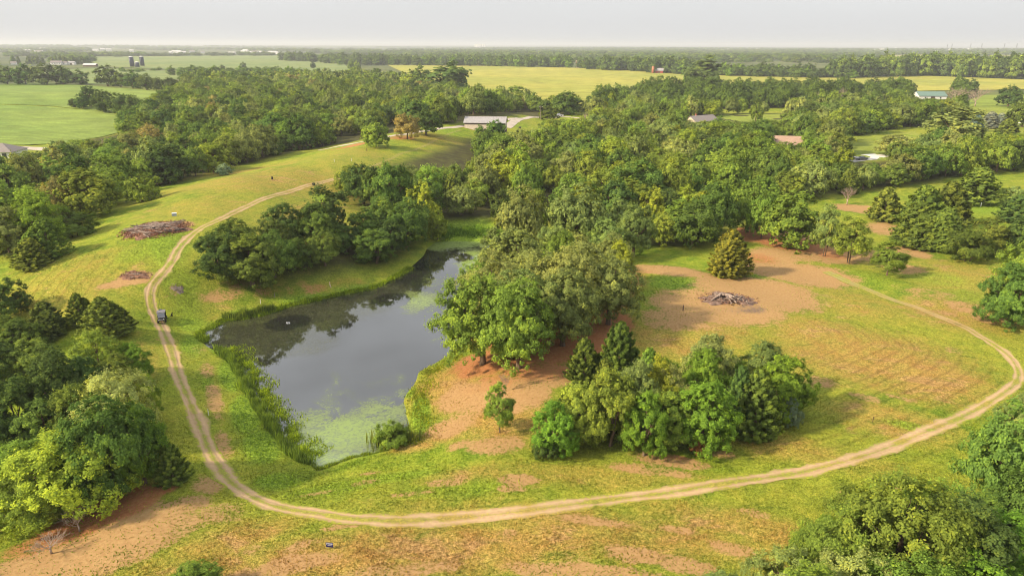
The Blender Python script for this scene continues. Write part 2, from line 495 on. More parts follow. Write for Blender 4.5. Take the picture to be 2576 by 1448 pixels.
# woods: plan outlines of the ground the trees stand on
WOODS = {
 'hill': [(-260, 640), (0, 640), (60, 650), (150, 590), (235, 548), (300, 500), (440, 462), (640, 408), (780, 376), (1000, 333), (1170, 311), (1440, 288), (1450, 276),
          (1300, 264), (1190, 256), (1100, 226), (990, 205), (900, 198), (760, 204), (640, 205), (560, 200), (470, 206), (470, 225), (480, 236), (425, 258), (380, 285), (345, 312), (290, 338),
          (180, 362), (110, 385), (60, 405), (-200, 430)],
 'right': [(960, 415), (870, 480), (900, 530), (960, 560), (1075, 590), (1090, 560), (1240, 552), (1330, 560), (1480, 570), (1640, 620), (1720, 625), (1810, 600), (1870, 550), (1960, 520),
           (2080, 490), (2200, 480), (2330, 462), (2440, 442), (2576, 425), (2800, 440), (2800, 350), (2576, 345), (2440, 340), (2300, 402), (2110, 408), (2130, 345), (2230, 330), (2330, 315), (2420, 290),
           (2400, 270), (2290, 262), (2150, 275), (1960, 285), (1800, 288), (1640, 275), (1500, 272), (1470, 292), (1440, 330), (1300, 345), (1180, 345), (1080, 380)],
 'far_right': [(1480, 276), (1560, 250), (1620, 242), (1740, 236), (1900, 238), (2100, 236), (2300, 232), (2440, 234), (2480, 246), (2410, 262), (2290, 256), (2130, 262), (1950, 272), (1790, 276), (1640, 268)],
 'grove': [(545, 690), (600, 735), (680, 728), (760, 712), (860, 696), (960, 674), (1035, 645), (1068, 605), (990, 590), (880, 604), (740, 612), (620, 622), (565, 650)],
 'thicket': [(1375, 1125), (1450, 1138), (1620, 1135), (1780, 1122), (1900, 1085), (2000, 1050), (1970, 985), (1850, 975), (1720, 1000), (1600, 1000), (1480, 1005), (1420, 1060)],
 'oaks': [(1170, 850), (1190, 905), (1300, 920), (1400, 855), (1520, 800), (1590, 740), (1595, 690), (1640, 640), (1500, 590), (1330, 590), (1255, 640), (1215, 710), (1185, 790)],
}
WOODS_W = {k: GP(v)[:, :2] for k, v in WOODS.items()}

# ---- ground sheet: one polar grid about the survey point, fine where it is near
def build_ground():
    a_front = np.linspace(R(-52), R(52), 420)
    a_back = np.linspace(R(52), R(308), 60)[1:-1]
    A = np.r_[a_front, a_back]
    nA = len(A)
    rr = [16.0]
    while rr[-1] < 42000:
        k = 0.0065 if rr[-1] < 260 else (0.010 if rr[-1] < 1200 else 0.02)
        rr.append(rr[-1] * (1 + k))
    rr = np.array(rr)
    X = (rr[:, None] * np.sin(A)[None]).ravel(); Y = (rr[:, None] * np.cos(A)[None]).ravel()
    Z = height(X, Y)
    V = np.stack([X, Y, Z], 1)
    nR = len(rr)
    i = np.arange(nR - 1)[:, None]; j = np.arange(nA)[None]
    j2 = (j + 1) % nA
    F = np.stack([i * nA + j, i * nA + j2, (i + 1) * nA + j2, (i + 1) * nA + j], -1).reshape(-1, 4)
    # close the middle
    V = np.vstack([V, [[0, 0, height(0.0, 0.0)]]])
    me = mesh_data('ground', V, F, None, True)
    P = V[:, :2]
    r = np.hypot(P[:, 0], P[:, 1])
    near = r < 520
    at = {k: np.zeros(len(V), np.float32) for k in ('dirt', 'litter', 'dry', 'lush', 'ash', 'mow', 'wood', 'mown')}
    Pn = P[near]
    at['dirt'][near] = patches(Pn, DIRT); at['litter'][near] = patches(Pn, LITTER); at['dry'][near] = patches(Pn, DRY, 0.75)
    at['lush'][near] = patches(Pn, LUSH); at['ash'][near] = patches(Pn, ASH, 0.5)
    at['mown'][near] = patches(Pn, MOWN, .7)
    at['mow'][near] = seg_dist(Pn, TRACK[::9])
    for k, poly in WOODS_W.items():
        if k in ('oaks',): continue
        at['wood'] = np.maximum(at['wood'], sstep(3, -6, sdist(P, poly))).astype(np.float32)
    for k, v in at.items():
        me.attributes.new(k, 'FLOAT', 'POINT').data.foreach_set('value', v.astype(np.float32))
    o = obj('ground', me)
    tag(o, kind='structure')
    return o

def grass_nodes(t, full=True):
    """mown meadow colour; returns colour socket and height socket"""
    pos = t.pos()
    n1 = t.noise(0.045, 3, vec=pos); n2 = t.noise(0.35, 4, 0.6, vec=pos); n3 = t.noise(2.6, 4, 0.65, vec=pos); n4 = t.noise(9.0, 3, 0.7, vec=pos)
    green = t.mix(t.ramp(n2, 0.35, 0.65), (0.118, 0.185, 0.014), (0.215, 0.272, 0.022))
    green = t.mix(t.ramp(n1, 0.35, 0.65, 0, 0.45), green, (0.310, 0.275, 0.038))
    dryc = t.mix(t.ramp(n2, 0.3, 0.7), (0.360, 0.240, 0.062), (0.300, 0.170, 0.050))
    lushc = t.mix(t.ramp(n3, 0.3, 0.7), (0.120, 0.205, 0.018), (0.215, 0.290, 0.026))
    a_dry = t.attr('dry').outputs['Fac']; a_lush = t.attr('lush').outputs['Fac']
    mow = t.attr('mow').outputs['Fac']
    wob = t.math('MULTIPLY_ADD', n1, 2.5, mow)
    st = t.math('SINE', t.math('MULTIPLY', wob, 3.4))
    jit = t.math('ADD', t.math('ADD', t.math('MULTIPLY', n2, .8), t.math('MULTIPLY', n3, 0.7)), t.math('SUBTRACT', t.math('MULTIPLY', n4, 0.6), .25))
    f_dry = t.ramp(t.math('ADD', t.math('ADD', a_dry, t.math('MULTIPLY', t.math('MULTIPLY', st, t.attr('mown').outputs['Fac']), 0.06)), jit), 0.75, 1.75, 0, 0.95)
    c = t.mix(f_dry, green, dryc)
    f_l = t.ramp(t.math('ADD', a_lush, t.math('MULTIPLY', t.math('SUBTRACT', jit, 0.8), 0.9)), 0.25, 0.8)
    c = t.mix(f_l, c, lushc)
    mpn = t.n('ShaderNodeMapping'); mpn.inputs['Scale'].default_value = (.55, 1.0, 1.0); t.l(pos, mpn.inputs[0])
    mot = t.noise(0.26, 5, 0.68, vec=mpn.outputs[0], dist=.6)
    f_m = t.ramp(t.math('ADD', t.math('ADD', t.math('ADD', mot, t.math('MULTIPLY', t.math('SUBTRACT', n4, .5), .35)), t.math('MULTIPLY', a_dry, 0.16)), t.math('MULTIPLY', a_lush, -0.16)), 0.62, 0.76, 0, 0.8)
    c = t.mix(f_m, c, t.mix(t.ramp(n3, .3, .7), (0.295, 0.170, 0.066), (0.375, 0.230, 0.095)))
    mot2 = t.noise(0.55, 4, 0.6, vec=mpn.outputs[0], dist=.8)
    c = t.mix(t.ramp(mot2, 0.56, 0.74, 0, 0.6), c, (0.085, 0.130, 0.012))
    # blade-scale light and dark
    c = t.mix(1.0, c, t.ramp(n4, 0.25, 0.75, 0.45, 1.55), 'MULTIPLY')
    c = t.mix(1.0, c, t.ramp(n3, 0.25, 0.75, 0.68, 1.3), 'MULTIPLY')
    c = t.mix(1.0, c, t.math('SUBTRACT', 1.0, t.math('MULTIPLY', t.attr('mown').outputs['Fac'], t.ramp(t.math('ADD', st, t.math('MULTIPLY', n3, 0.9)), 0.8, 1.6, 0.0, 0.30))), 'MULTIPLY')
    h = t.math('ADD', t.math('MULTIPLY', n4, 0.10), t.math('ADD', t.math('MULTIPLY', n3, 0.22), t.math('MULTIPLY', t.math('MULTIPLY', st, t.attr('mown').outputs['Fac']), 0.05)))
    return c, h, (n1, n2, n3, n4, jit)

def ground_material():
    t = NT('meadow')
    c, h, (n1, n2, n3, n4, jit) = grass_nodes(t)
    soil = t.mix(t.ramp(n3, 0.3, 0.7), (0.345, 0.200, 0.082), (0.43, 0.268, 0.118))
    soil = t.mix(t.ramp(n4, 0.2, 0.8, 0, 0.5), soil, (0.26, 0.15, 0.075))
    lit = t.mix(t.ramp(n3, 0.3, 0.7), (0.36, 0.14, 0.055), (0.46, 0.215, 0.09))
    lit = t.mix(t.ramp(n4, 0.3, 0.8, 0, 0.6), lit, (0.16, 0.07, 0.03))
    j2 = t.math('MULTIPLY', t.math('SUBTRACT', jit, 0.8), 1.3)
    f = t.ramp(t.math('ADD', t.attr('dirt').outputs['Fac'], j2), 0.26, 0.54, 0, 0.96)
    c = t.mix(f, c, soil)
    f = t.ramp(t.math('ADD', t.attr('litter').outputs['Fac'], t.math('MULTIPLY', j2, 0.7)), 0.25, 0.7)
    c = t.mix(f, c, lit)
    f = t.ramp(t.math('ADD', t.attr('ash').outputs['Fac'], t.math('MULTIPLY', j2, 0.7)), 0.35, 0.8)
    c = t.mix(f, c, t.mix(t.ramp(n4, 0.3, 0.7), (0.05, 0.042, 0.045), (0.16, 0.12, 0.11)))
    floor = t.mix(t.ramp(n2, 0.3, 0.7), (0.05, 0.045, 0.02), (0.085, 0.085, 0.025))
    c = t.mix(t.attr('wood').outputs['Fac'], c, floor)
    # beyond the property: pale farmland
    cd = t.n('ShaderNodeNewGeometry')
    ln = t.n('ShaderNodeVectorMath', operation='LENGTH'); t.l(cd.outputs['Position'], ln.inputs[0])
    fm = t.noise(0.004, 2, vec=t.pos())
    farc = t.mix(t.ramp(fm, 0.4, 0.6), (0.060, 0.080, 0.030), (0.12, 0.135, 0.045))
    c = t.mix(t.ramp(ln.outputs['Value'], 600, 900), c, farc)
    b = t.bsdf(c, 0.95, 0.1, normal=t.bump(h, 0.9, 0.35))
    return t.done(b)

ground = build_ground()
M_GROUND = ground_material()
ground.data.materials.append(M_GROUND)

# ------------------------------------------------------------------ draped sheets: tracks, roads, fields, water
def drape(name, poly, step, dz, mat, kind='structure', z=None, attrs=None):
    poly = np.asarray(poly, float)
    # densify the rim
    rim = []
    for a, b in zip(poly, np.roll(poly, -1, 0)):
        n = max(int(np.hypot(*(b - a)) / step), 1)
        for k in range(n): rim.append(a + (b - a) * k / n)
    rim = np.array(rim)
    lo, hi = poly.min(0), poly.max(0)
    gx = np.arange(lo[0], hi[0], step); gy = np.arange(lo[1], hi[1], step)
    gg = np.stack(np.meshgrid(gx, gy), -1).reshape(-1, 2) + rng.uniform(-.2, .2, (len(gx) * len(gy), 2)) * step
    gg = gg[inside(gg, poly)]
    gg = gg[seg_dist(gg, poly, True) > step * 0.5] if len(gg) else gg
    pts = [Vector(p) for p in rim] + [Vector(p) for p in gg]
    e = [(i, (i + 1) % len(rim)) for i in range(len(rim))]
    v2, _, f, *_ = delaunay_2d_cdt(pts, e, [], 1, 1e-4)
    xy = np.array([(v.x, v.y) for v in v2])
    zz = np.full(len(xy), z) if z is not None else height(xy[:, 0], xy[:, 1]) + dz
    f = [tuple(q) for q in f]
    me = mesh_data(name, np.column_stack([xy, zz]), f, mat, True)
    if me.polygons and me.polygons[0].normal.z < 0:
        me.flip_normals()
    for k, fn in (attrs or {}).items():
        me.attributes.new(k, 'FLOAT', 'POINT').data.foreach_set('value', fn(xy).astype(np.float32))
    o = obj(name, me)
    return tag(o, kind=kind)

def ribbon(name, line, width, dz, mat, kind='structure', nu=9, wob=0.0, fade=None):
    T = np.gradient(line, axis=0); T /= np.hypot(T[:, 0], T[:, 1])[:, None] + 1e-9
    N = np.stack([-T[:, 1], T[:, 0]], 1)
    n = len(line)
    us = np.linspace(-1, 1, nu)
    w = np.full(n, width / 2) if np.isscalar(width) else np.asarray(width) / 2
    jl = 1 + wob * np.interp(np.arange(n), np.arange(0, n, 3), rng.normal(0, 1, len(np.arange(0, n, 3))))
    jr = 1 + wob * np.interp(np.arange(n), np.arange(0, n, 3), rng.normal(0, 1, len(np.arange(0, n, 3))))
    P = np.zeros((n, nu, 2)); U = np.zeros((n, nu))
    for k, u in enumerate(us):
        jj = jl if u < 0 else jr
        P[:, k] = line + N * (w * u * (1 + (jj - 1) * abs(u) ** 3))[:, None]
        U[:, k] = u
    xy = P.reshape(-1, 2)
    zz = height(xy[:, 0], xy[:, 1]) + dz
    i = np.arange(n - 1)[:, None]; j = np.arange(nu - 1)[None]
    F = np.stack([i * nu + j, (i + 1) * nu + j, (i + 1) * nu + j + 1, i * nu + j + 1], -1).reshape(-1, 4)
    me = mesh_data(name, np.column_stack([xy, zz]), F, mat, True)
    if me.polygons[0].normal.z < 0: me.flip_normals()
    me.attributes.new('u', 'FLOAT', 'POINT').data.foreach_set('value', U.ravel().astype(np.float32))
    if fade is not None:
        me.attributes.new('fade', 'FLOAT', 'POINT').data.foreach_set('value', np.repeat(fade, nu).astype(np.float32))
    for k, lst in (('dry', DRY), ('lush', LUSH)):
        me.attributes.new(k, 'FLOAT', 'POINT').data.foreach_set('value', patches(xy, lst, .7).astype(np.float32))
    return tag(obj(name, me), kind=kind)

def track_material():
    t = NT('dirt_track')
    c, h, (n1, n2, n3, n4, jit) = grass_nodes(t)
    u = t.math('ABSOLUTE', t.attr('u').outputs['Fac'])
    soil = t.mix(t.ramp(n3, 0.3, 0.7), (0.37, 0.245, 0.135), (0.48, 0.335, 0.19))
    soil = t.mix(t.ramp(n2, 0.35, 0.7, 0, 0.6), soil, (0.33, 0.21, 0.11))
    jj = t.math('MULTIPLY', t.math('SUBTRACT', jit, 0.8), 0.9)
    edge = t.ramp(t.math('ADD', u, t.math('MULTIPLY', jj, 1.5)), 0.55, 0.95)
    mid = t.ramp(t.math('ADD', u, t.math('MULTIPLY', jj, -1.6)), 0.42, 0.05, 0, 0.85)
    rut = t.math('MULTIPLY', t.ramp(u, 0.3, 0.45), t.ramp(u, 0.75, 0.55))
    soil = t.mix(t.math('MULTIPLY', rut, 0.25), soil, (0.52, 0.375, 0.22))
    fd = t.math('MULTIPLY', t.attr('fade').outputs['Fac'], t.ramp(jit, 0.5, 1.0, 0.5, 1.0))
    col = t.mix(t.math('MAXIMUM', t.math('MAXIMUM', edge, mid), fd), soil, c)
    hh = t.math('SUBTRACT', h, t.math('MULTIPLY', rut, 0.12))
    return t.done(t.bsdf(col, 0.95, 0.1, normal=t.bump(hh, 0.8, 0.3)))

M_TRACK = track_material()
wtr = 2.2 * np.ones(len(TRACK))
s = np.linspace(0, 1, len(TRACK)); wtr *= 1 + .12 * np.sin(s * 61) * np.sin(s * 23 + 1) + .06 * np.sin(s * 210); wtr *= np.where(s < .25, .6, 1.0); wtr *= np.where(s > .84, .8, 1.0)
ribbon('dirt_track', TRACK, wtr, 0.035, M_TRACK, nu=11, wob=0.14, fade=np.clip(.95 * sstep(.33, .2, s) + .6 * sstep(.88, .97, s), 0, 1))

def gravel_material(name, a, b):
    t = NT(name)
    pos = t.pos()
    n2 = t.noise(0.4, 4, vec=pos); n3 = t.noise(5, 4, vec=pos)
    c = t.mix(t.ramp(n2, .3, .7), a, b)
    c = t.mix(1.0, c, t.ramp(n3, .25, .75, .85, 1.15), 'MULTIPLY')
    return t.done(t.bsdf(c, 0.95, 0.1, normal=t.bump(n3, .4, .1)))
M_GRAVEL = gravel_material('gravel', (0.40, 0.34, 0.28), (0.50, 0.43, 0.36))
M_CONC = gravel_material('concrete', (0.62, 0.58, 0.53), (0.72, 0.68, 0.62))
drive = smooth_line(GP([(800, 378), (850, 368), (900, 359), (1000, 340), (1080, 328), (1165, 317), (1230, 309), (1275, 300), (1330, 296), (1400, 295), (1470, 298), (1540, 305)])[:, :2], 1.5)
ribbon('gravel_road', drive, 3.2, 0.05, M_GRAVEL, nu=5, wob=0.03)
ribbon('gravel_drive', smooth_line(GP([(1308, 298), (1296, 305), (1284, 313), (1276, 322)])[:, :2], 1.0), 4.5, 0.07, M_GRAVEL, nu=5, wob=0.05)
ribbon('concrete_drive', smooth_line(GP([(2105, 404), (2150, 402), (2185, 398), (2240, 390), (2290, 383), (2350, 372), (2400, 350)])[:, :2], 1.0), 5.5, 0.06, M_CONC, nu=5)
drape('parking_pad', GP([(2136, 396), (2165, 390), (2200, 387), (2214, 393), (2206, 402), (2150, 408), (2134, 405)])[:, :2], 2.0, 0.08, M_CONC)
ribbon('country_road', smooth_line(GP([(-120, 371), (0, 371), (60, 372), (140, 376), (190, 380)])[:, :2], 1.5), 7.0, 0.06, M_GRAVEL, nu=5)
ribbon('garden_path', smooth_line(GP([(2480, 322), (2520, 314), (2576, 308), (2640, 304)])[:, :2], 1.5), 4.0, 0.06, M_CONC, nu=5)

def crop_material(name, a, b, ang, wl, rows=0.25, spots=None):
    t = NT(name)
    pos = t.pos()
    n1 = t.noise(0.006, 3, vec=pos); n2 = t.noise(0.05, 4, vec=pos); n3 = t.noise(0.7, 4, .65, vec=pos)
    c = t.mix(t.ramp(n1, .35, .65), a, b)
    c = t.mix(1.0, c, t.ramp(n2, .25, .75, .78, 1.22), 'MULTIPLY')
    c = t.mix(1.0, c, t.ramp(n3, .25, .75, .80, 1.2), 'MULTIPLY')
    mpn = t.n('ShaderNodeMapping'); mpn.inputs['Rotation'].default_value = (0, 0, R(ang)); t.l(pos, mpn.inputs[0])
    sp = t.n('ShaderNodeSeparateXYZ'); t.l(mpn.outputs[0], sp.inputs[0])
    row = t.math('SINE', t.math('ADD', t.math('MULTIPLY', sp.outputs[0], 6.283 / wl), t.math('MULTIPLY', n2, 6.0)))
    c = t.mix(t.ramp(row, .5, 1.0, 0, rows), c, tuple(v * .45 for v in a))
    hh = t.math('ADD', t.math('MULTIPLY', n3, .6), t.math('MULTIPLY', row, .15))
    return t.done(t.bsdf(c, 0.9, 0.15, normal=t.bump(hh, .6, .5)))
M_SOY = crop_material('soybean_crop', (0.150, 0.225, 0.038), (0.215, 0.275, 0.050), 62, 6.0, .6)
M_SOY2 = crop_material('soybean_crop_far', (0.150, 0.205, 0.060), (0.20, 0.235, 0.072), 80, 14, .4)
M_GOLD = crop_material('ripening_crop', (0.275, 0.285, 0.045), (0.36, 0.33, 0.058), 84, 20, .4)
M_HAY = crop_material('hay_field', (0.25, 0.24, 0.06), (0.33, 0.28, 0.09), 30, 20, .1)
M_LAWN = crop_material('lawn_grass', (0.185, 0.235, 0.030), (0.25, 0.27, 0.038), 45, 3.0, .12)

def field(name, ptsD, step, mat, dz=0.4):
    return drape(name, GP(ptsD)[:, :2], step, dz, mat)
field('soybean_field', [(-400, 268), (0, 264), (130, 270), (250, 280), (352, 296), (330, 325), (240, 348), (140, 362), (60, 366), (-400, 364)], 9, M_SOY, 0.22)
field('soybean_field', [(-400, 216), (0, 212), (110, 209), (240, 217), (420, 233), (468, 238), (430, 256), (395, 276), (352, 294), (250, 278), (130, 268), (0, 262), (-400, 266)], 14, M_SOY, 0.22)
field('soybean_field', [(228, 143), (420, 141), (730, 140), (735, 152), (860, 156), (885, 178), (760, 186), (620, 190), (560, 180), (360, 172), (240, 168)], 30, M_SOY2, 0.6)
field('pasture', [(0, 185), (230, 172), (360, 176), (560, 184), (600, 194), (440, 200), (300, 212), (240, 213), (110, 205), (-200, 208)], 25, M_SOY2, 0.4)
field('ripening_field', [(975, 164), (1200, 166), (1500, 173), (1640, 181), (1740, 188), (1900, 193), (2110, 197), (2300, 190), (2420, 195), (2600, 202), (2900, 215), (2900, 250), (2576, 226), (2460, 228),
       (2300, 230), (2100, 234), (1900, 236), (1740, 236), (1620, 242), (1480, 276), (1440, 278), (1300, 264), (1195, 256), (1105, 226)], 20, M_GOLD, 0.5)
field('hay_field', [(2175, 152), (2230, 141), (2300, 139), (2420, 141), (2400, 150), (2330, 156), (2240, 157)], 60, M_HAY, 3.0)
field('hay_field', [(2430, 146), (2500, 140), (2700, 141), (2700, 152), (2560, 154), (2470, 152)], 60, M_HAY, 3.0)
field('lawn', [(2410, 262), (2470, 240), (2600, 236), (2800, 240), (2800, 345), (2576, 342), (2450, 335), (2420, 300)], 10, M_LAWN, 0.05)
field('lawn', [(2130, 347), (2300, 330), (2330, 350), (2350, 385), (2290, 400), (2120, 407), (2125, 380)], 6, M_LAWN, 0.04)
field('lawn', [(1795, 290), (1960, 286), (1985, 298), (1960, 310), (1800, 308)], 8, M_LAWN, 0.05)

# ---- pond
AER = [(725, 812, 50, 19), (982, 755, 52, 16), (1150, 648, 44, 15)]
ALGAE = [(780, 1150, 70, 40, 1.0), (860, 1160, 120, 30, 1.0), (880, 1120, 150, 60, 1.0), (800, 1100, 90, 60, .85), (960, 1060, 90, 50, .85), (700, 1050, 60, 60, .55), (1010, 1020, 60, 60, .6), (880, 1020, 260, 60, .35),
         (1150, 618, 120, 18, 1.0), (1190, 660, 50, 36, 1.0), (1100, 630, 60, 10, .9), (1060, 790, 60, 30, .9, 20), (1090, 740, 40, 40, .5), (1100, 860, 60, 30, .4), (900, 960, 150, 40, .2), (640, 960, 40, 40, .25)]
SCUM = [(700, 850, 180, 50, .9), (850, 800, 160, 40, .9), (620, 890, 80, 40, .9), (960, 745, 120, 30, .7), (760, 900, 120, 40, .8), (880, 770, 160, 20, .8), (1100, 660, 60, 24, .6)]
def aer_attr(xy):
    a = np.zeros(len(xy))
    for px, py, rx, ry in AER:
        c = on_plane([px], [py], WATER_Z)[0]
        d = np.hypot(*(xy - c).T)
        a = np.maximum(a, np.clip(1 - d / 7.2, 0, 1))
    return a
def pond_material():
    t = NT('pond_water')
    pos = t.pos()
    n1 = t.noise(0.16, 4, .6, vec=pos, dist=1.2); n2 = t.noise(0.9, 4, .6, vec=pos, dist=2.0); n3 = t.noise(4.0, 3, vec=pos); n5 = t.noise(0.22, 3, .5, vec=pos, dist=6.0)
    al = t.attr('algae').outputs['Fac']; sc = t.attr('scum').outputs['Fac']; ae = t.attr('aer').outputs['Fac']
    swirl = t.math('SINE', t.math('MULTIPLY', n5, 60.0))
    water = t.bsdf((0.020, 0.021, 0.017), 0.02, 0.5, normal=t.bump(n3, 0.05, 0.02))
    water.inputs['IOR'].default_value = 3.3
    jit = t.math('ADD', t.math('MULTIPLY', t.math('SUBTRACT', n1, .5), 1.6), t.math('MULTIPLY', t.math('SUBTRACT', n2, .5), .5))
    clear = t.ramp(t.math('ADD', ae, t.math('ADD', t.math('MULTIPLY', t.math('SUBTRACT', n2, .5), .30), t.math('MULTIPLY', t.math('SUBTRACT', n1, .5), .5))), .44, .54, 1, 0)
    f = t.math('MULTIPLY', t.ramp(t.math('ADD', al, t.math('ADD', jit, t.math('MULTIPLY', t.math('SUBTRACT', n3, .5), .5))), .40, .72, 0, 1), t.math('MULTIPLY', t.ramp(al, .2, 1.0, .24, .62), t.ramp(t.math('ADD', n2, t.math('MULTIPLY', t.math('SUBTRACT', n3, .5), .6)), .3, .62, .55, 1.15)))
    f2 = t.math('MULTIPLY', t.ramp(t.math('ADD', sc, t.math('MULTIPLY', jit, .6)), .4, .8), t.ramp(swirl, -.8, .9, .10, .42))
    f = t.math('MULTIPLY', f, clear); f2 = t.math('MULTIPLY', f2, clear)
    acol = t.mix(t.ramp(n2, .3, .7), (0.15, 0.20, 0.055), (0.22, 0.28, 0.075))
    acol = t.mix(t.ramp(al, .75, 1.0), acol, (0.26, 0.36, 0.07))
    alg = t.bsdf(acol, 0.55, 0.3)
    scm = t.bsdf(t.mix(t.ramp(n2, .3, .7), (0.055, 0.062, 0.020), (0.10, 0.105, 0.035)), 0.5, 0.3)
    m1 = t.n('ShaderNodeMixShader'); t.l(f2, m1.inputs[0]); t.l(water.outputs[0], m1.inputs[1]); t.l(scm.outputs[0], m1.inputs[2])
    m2 = t.n('ShaderNodeMixShader'); t.l(f, m2.inputs[0]); t.l(m1.outputs[0], m2.inputs[1]); t.l(alg.outputs[0], m2.inputs[2])
    return t.done(m2)
# the shore is nibbled a little so that it is not a clean polygon
shore = smooth_line(np.vstack([POND, POND[:1]]), 1.0)[:-1]
drape('pond', shore, 1.2, 0, pond_material(), z=WATER_Z,
      attrs={'algae': lambda p: patches(p, ALGAE, .7), 'scum': lambda p: patches(p, SCUM, .6), 'aer': aer_attr})

# ------------------------------------------------------------------ trees
def leaf_material(name, instanced=False):
    t = NT(name)
    if instanced:
        base = t.attr('leafcol', 'INSTANCER').outputs['Color']
    else:
        base = t.n('ShaderNodeObjectInfo').outputs['Color']
    tint = t.attr('tint').outputs['Fac']
    c = t.mix(1.0, base, tint, 'MULTIPLY')
    # leaves with a higher tint value are yellower than the rest
    c = t.mix(t.ramp(tint, 0.95, 1.5, 0, 0.7), c, t.mix(1.0, c, (1.30, 1.08, 0.6), 'MULTIPLY'))
    d = t.n('ShaderNodeBsdfDiffuse'); t.l(c, d.inputs[0])
    tr = t.n('ShaderNodeBsdfTranslucent'); t.l(t.mix(1.0, c, (1.15, 1.1, 0.5), 'MULTIPLY'), tr.inputs[0])
    m = t.n('ShaderNodeMixShader'); m.inputs[0].default_value = 0.33
    t.l(d.outputs[0], m.inputs[1]); t.l(tr.outputs[0], m.inputs[2])
    return t.done(m)
M_LEAF = leaf_material('foliage')
M_LEAF_I = leaf_material('foliage_mass', True)

def bark_material(name, a, b):
    t = NT(name)
    tcn = t.n('ShaderNodeTexCoord').outputs['Object']
    mpn = t.n('ShaderNodeMapping'); mpn.inputs['Scale'].default_value = (3, 3, .6); t.l(tcn, mpn.inputs[0])
    n = t.noise(2.0, 4, vec=mpn.outputs[0])
    return t.done(t.bsdf(t.mix(t.ramp(n, .3, .7), a, b), .95, .1, normal=t.bump(n, .6, .1)))
M_BARK = bark_material('bark', (0.10, 0.068, 0.045), (0.19, 0.135, 0.09))
M_DEAD = bark_material('dead_wood', (0.30, 0.22, 0.17), (0.45, 0.35, 0.28))

def unit(n, g):
    v = g.normal(size=(n, 3))
    return v / np.linalg.norm(v, axis=1)[:, None]

def leaves_to_mesh(name, P, N, T, size, tint, el, g):
    n = len(P)
    N = N / (np.linalg.norm(N, axis=1)[:, None] + 1e-9)
    T = T - N * (T * N).sum(1)[:, None]
    T /= np.linalg.norm(T, axis=1)[:, None] + 1e-9
    B = np.cross(N, T)
    s = size[:, None]
    V = np.empty((n, 4, 3), np.float32)
    V[:, 0] = P + T * s * el
    V[:, 1] = P + B * s * .62 - N * s * .18
    V[:, 2] = P - T * s * el
    V[:, 3] = P - B * s * .62 - N * s * .18
    F = np.arange(4 * n).reshape(n, 4)
    me = mesh_data(name, V.reshape(-1, 3), F, M_LEAF)
    me.attributes.new('tint', 'FLOAT', 'FACE').data.foreach_set('value', tint.astype(np.float32))
    return me

def clump_crown(name, seed, n, leaf, W, z0, z1, lobes, lobe_r, blobs, blob_r, flat=1.0, open_=0.0, spire=0.0):
    """crown = limbs' lobes > leaf clumps > leaves; total tree is 10 high"""
    g = np.random.default_rng(seed)
    H = z1 - z0; zc = z0 + H * .46
    L_ = []
    for i in range(lobes):
        a = 2 * math.pi * (i * .618 + g.uniform(-.06, .06))
        k = (i + .5) / lobes
        zz = z0 + H * (.12 + .66 * (1 - k) ** 1.1) + g.uniform(-.06, .06) * H
        rel = (zz - z0) / H
        prof = math.sqrt(max(0.05, 1 - ((rel - .30) / .74) ** 2)) * (1 - spire * rel)
        rr = (W / 2) * prof * (1 - lobe_r * .95) * g.uniform(.85, 1.12)
        if i == 0: rr *= .15; zz = z1 - H * lobe_r * .42
        L_.append((np.array([rr * math.cos(a), rr * math.sin(a), zz]), lobe_r * W / 2 * g.uniform(.85, 1.15)))
    C = []; Rr = []; Tn = []; LO = []
    for c, r in L_:
        lt = g.uniform(.86, 1.14)
        u = unit(blobs, g)
        u[:, 2] = np.where(g.random(blobs) < .3, u[:, 2], np.abs(u[:, 2]))
        rad = r * g.uniform(.6, 1.08, blobs)
        p = c + u * rad[:, None] * np.array([1, 1, 1.0 * flat])
        C.append(p); Rr.append(blob_r * W * np.clip(g.lognormal(0, .35, blobs), .5, 1.9)); Tn.append(lt * g.uniform(.82, 1.2, blobs)); LO.append(np.repeat(c[None], blobs, 0))
    C = np.vstack(C); Rr = np.concatenate(Rr); Tn = np.concatenate(Tn); LO = np.vstack(LO)
    keep = (C[:, 2] > z0 - .2)
    C, Rr, Tn, LO = C[keep], Rr[keep], Tn[keep], LO[keep]
    w = Rr ** 2; idx = g.choice(len(C), n, p=w / w.sum())
    out = C[idx] - np.array([0, 0, zc]); out /= np.linalg.norm(out, axis=1)[:, None] + 1e-6
    u = unit(n, g) + out * .75 + np.array([0, 0, .35])
    u /= np.linalg.norm(u, axis=1)[:, None]
    rad = Rr[idx] * (1 - .55 * g.random(n) ** 2)
    # leaf sprays give each clump a ragged rim
    rad *= 1 + .22 * np.sin(u[:, 0] * 7 + idx) * np.sin(u[:, 1] * 9 + idx * 1.7) + g.normal(0, .06, n)
    P = C[idx] + u * rad[:, None] * np.array([1, 1, 1.0 * flat])
    # loose shoots beyond the clumps
    st = g.random(n) < .10
    P[st] += (out[st] + np.array([0, 0, .6])) * (g.random((st.sum(), 1)) * blob_r * W * 1.3)
    P[:, 2] = np.maximum(P[:, 2], .12)
    N = u * .6 + out * .55 + np.array([0, 0, .25]) + unit(n, g) * .5
    T = unit(n, g)
    size = leaf * g.uniform(.6, 1.35, n)
    tint = Tn[idx] * g.uniform(.72, 1.3, n)
    me = leaves_to_mesh(name, P, N, T, size, tint, 1.0, g)
    return me, L_

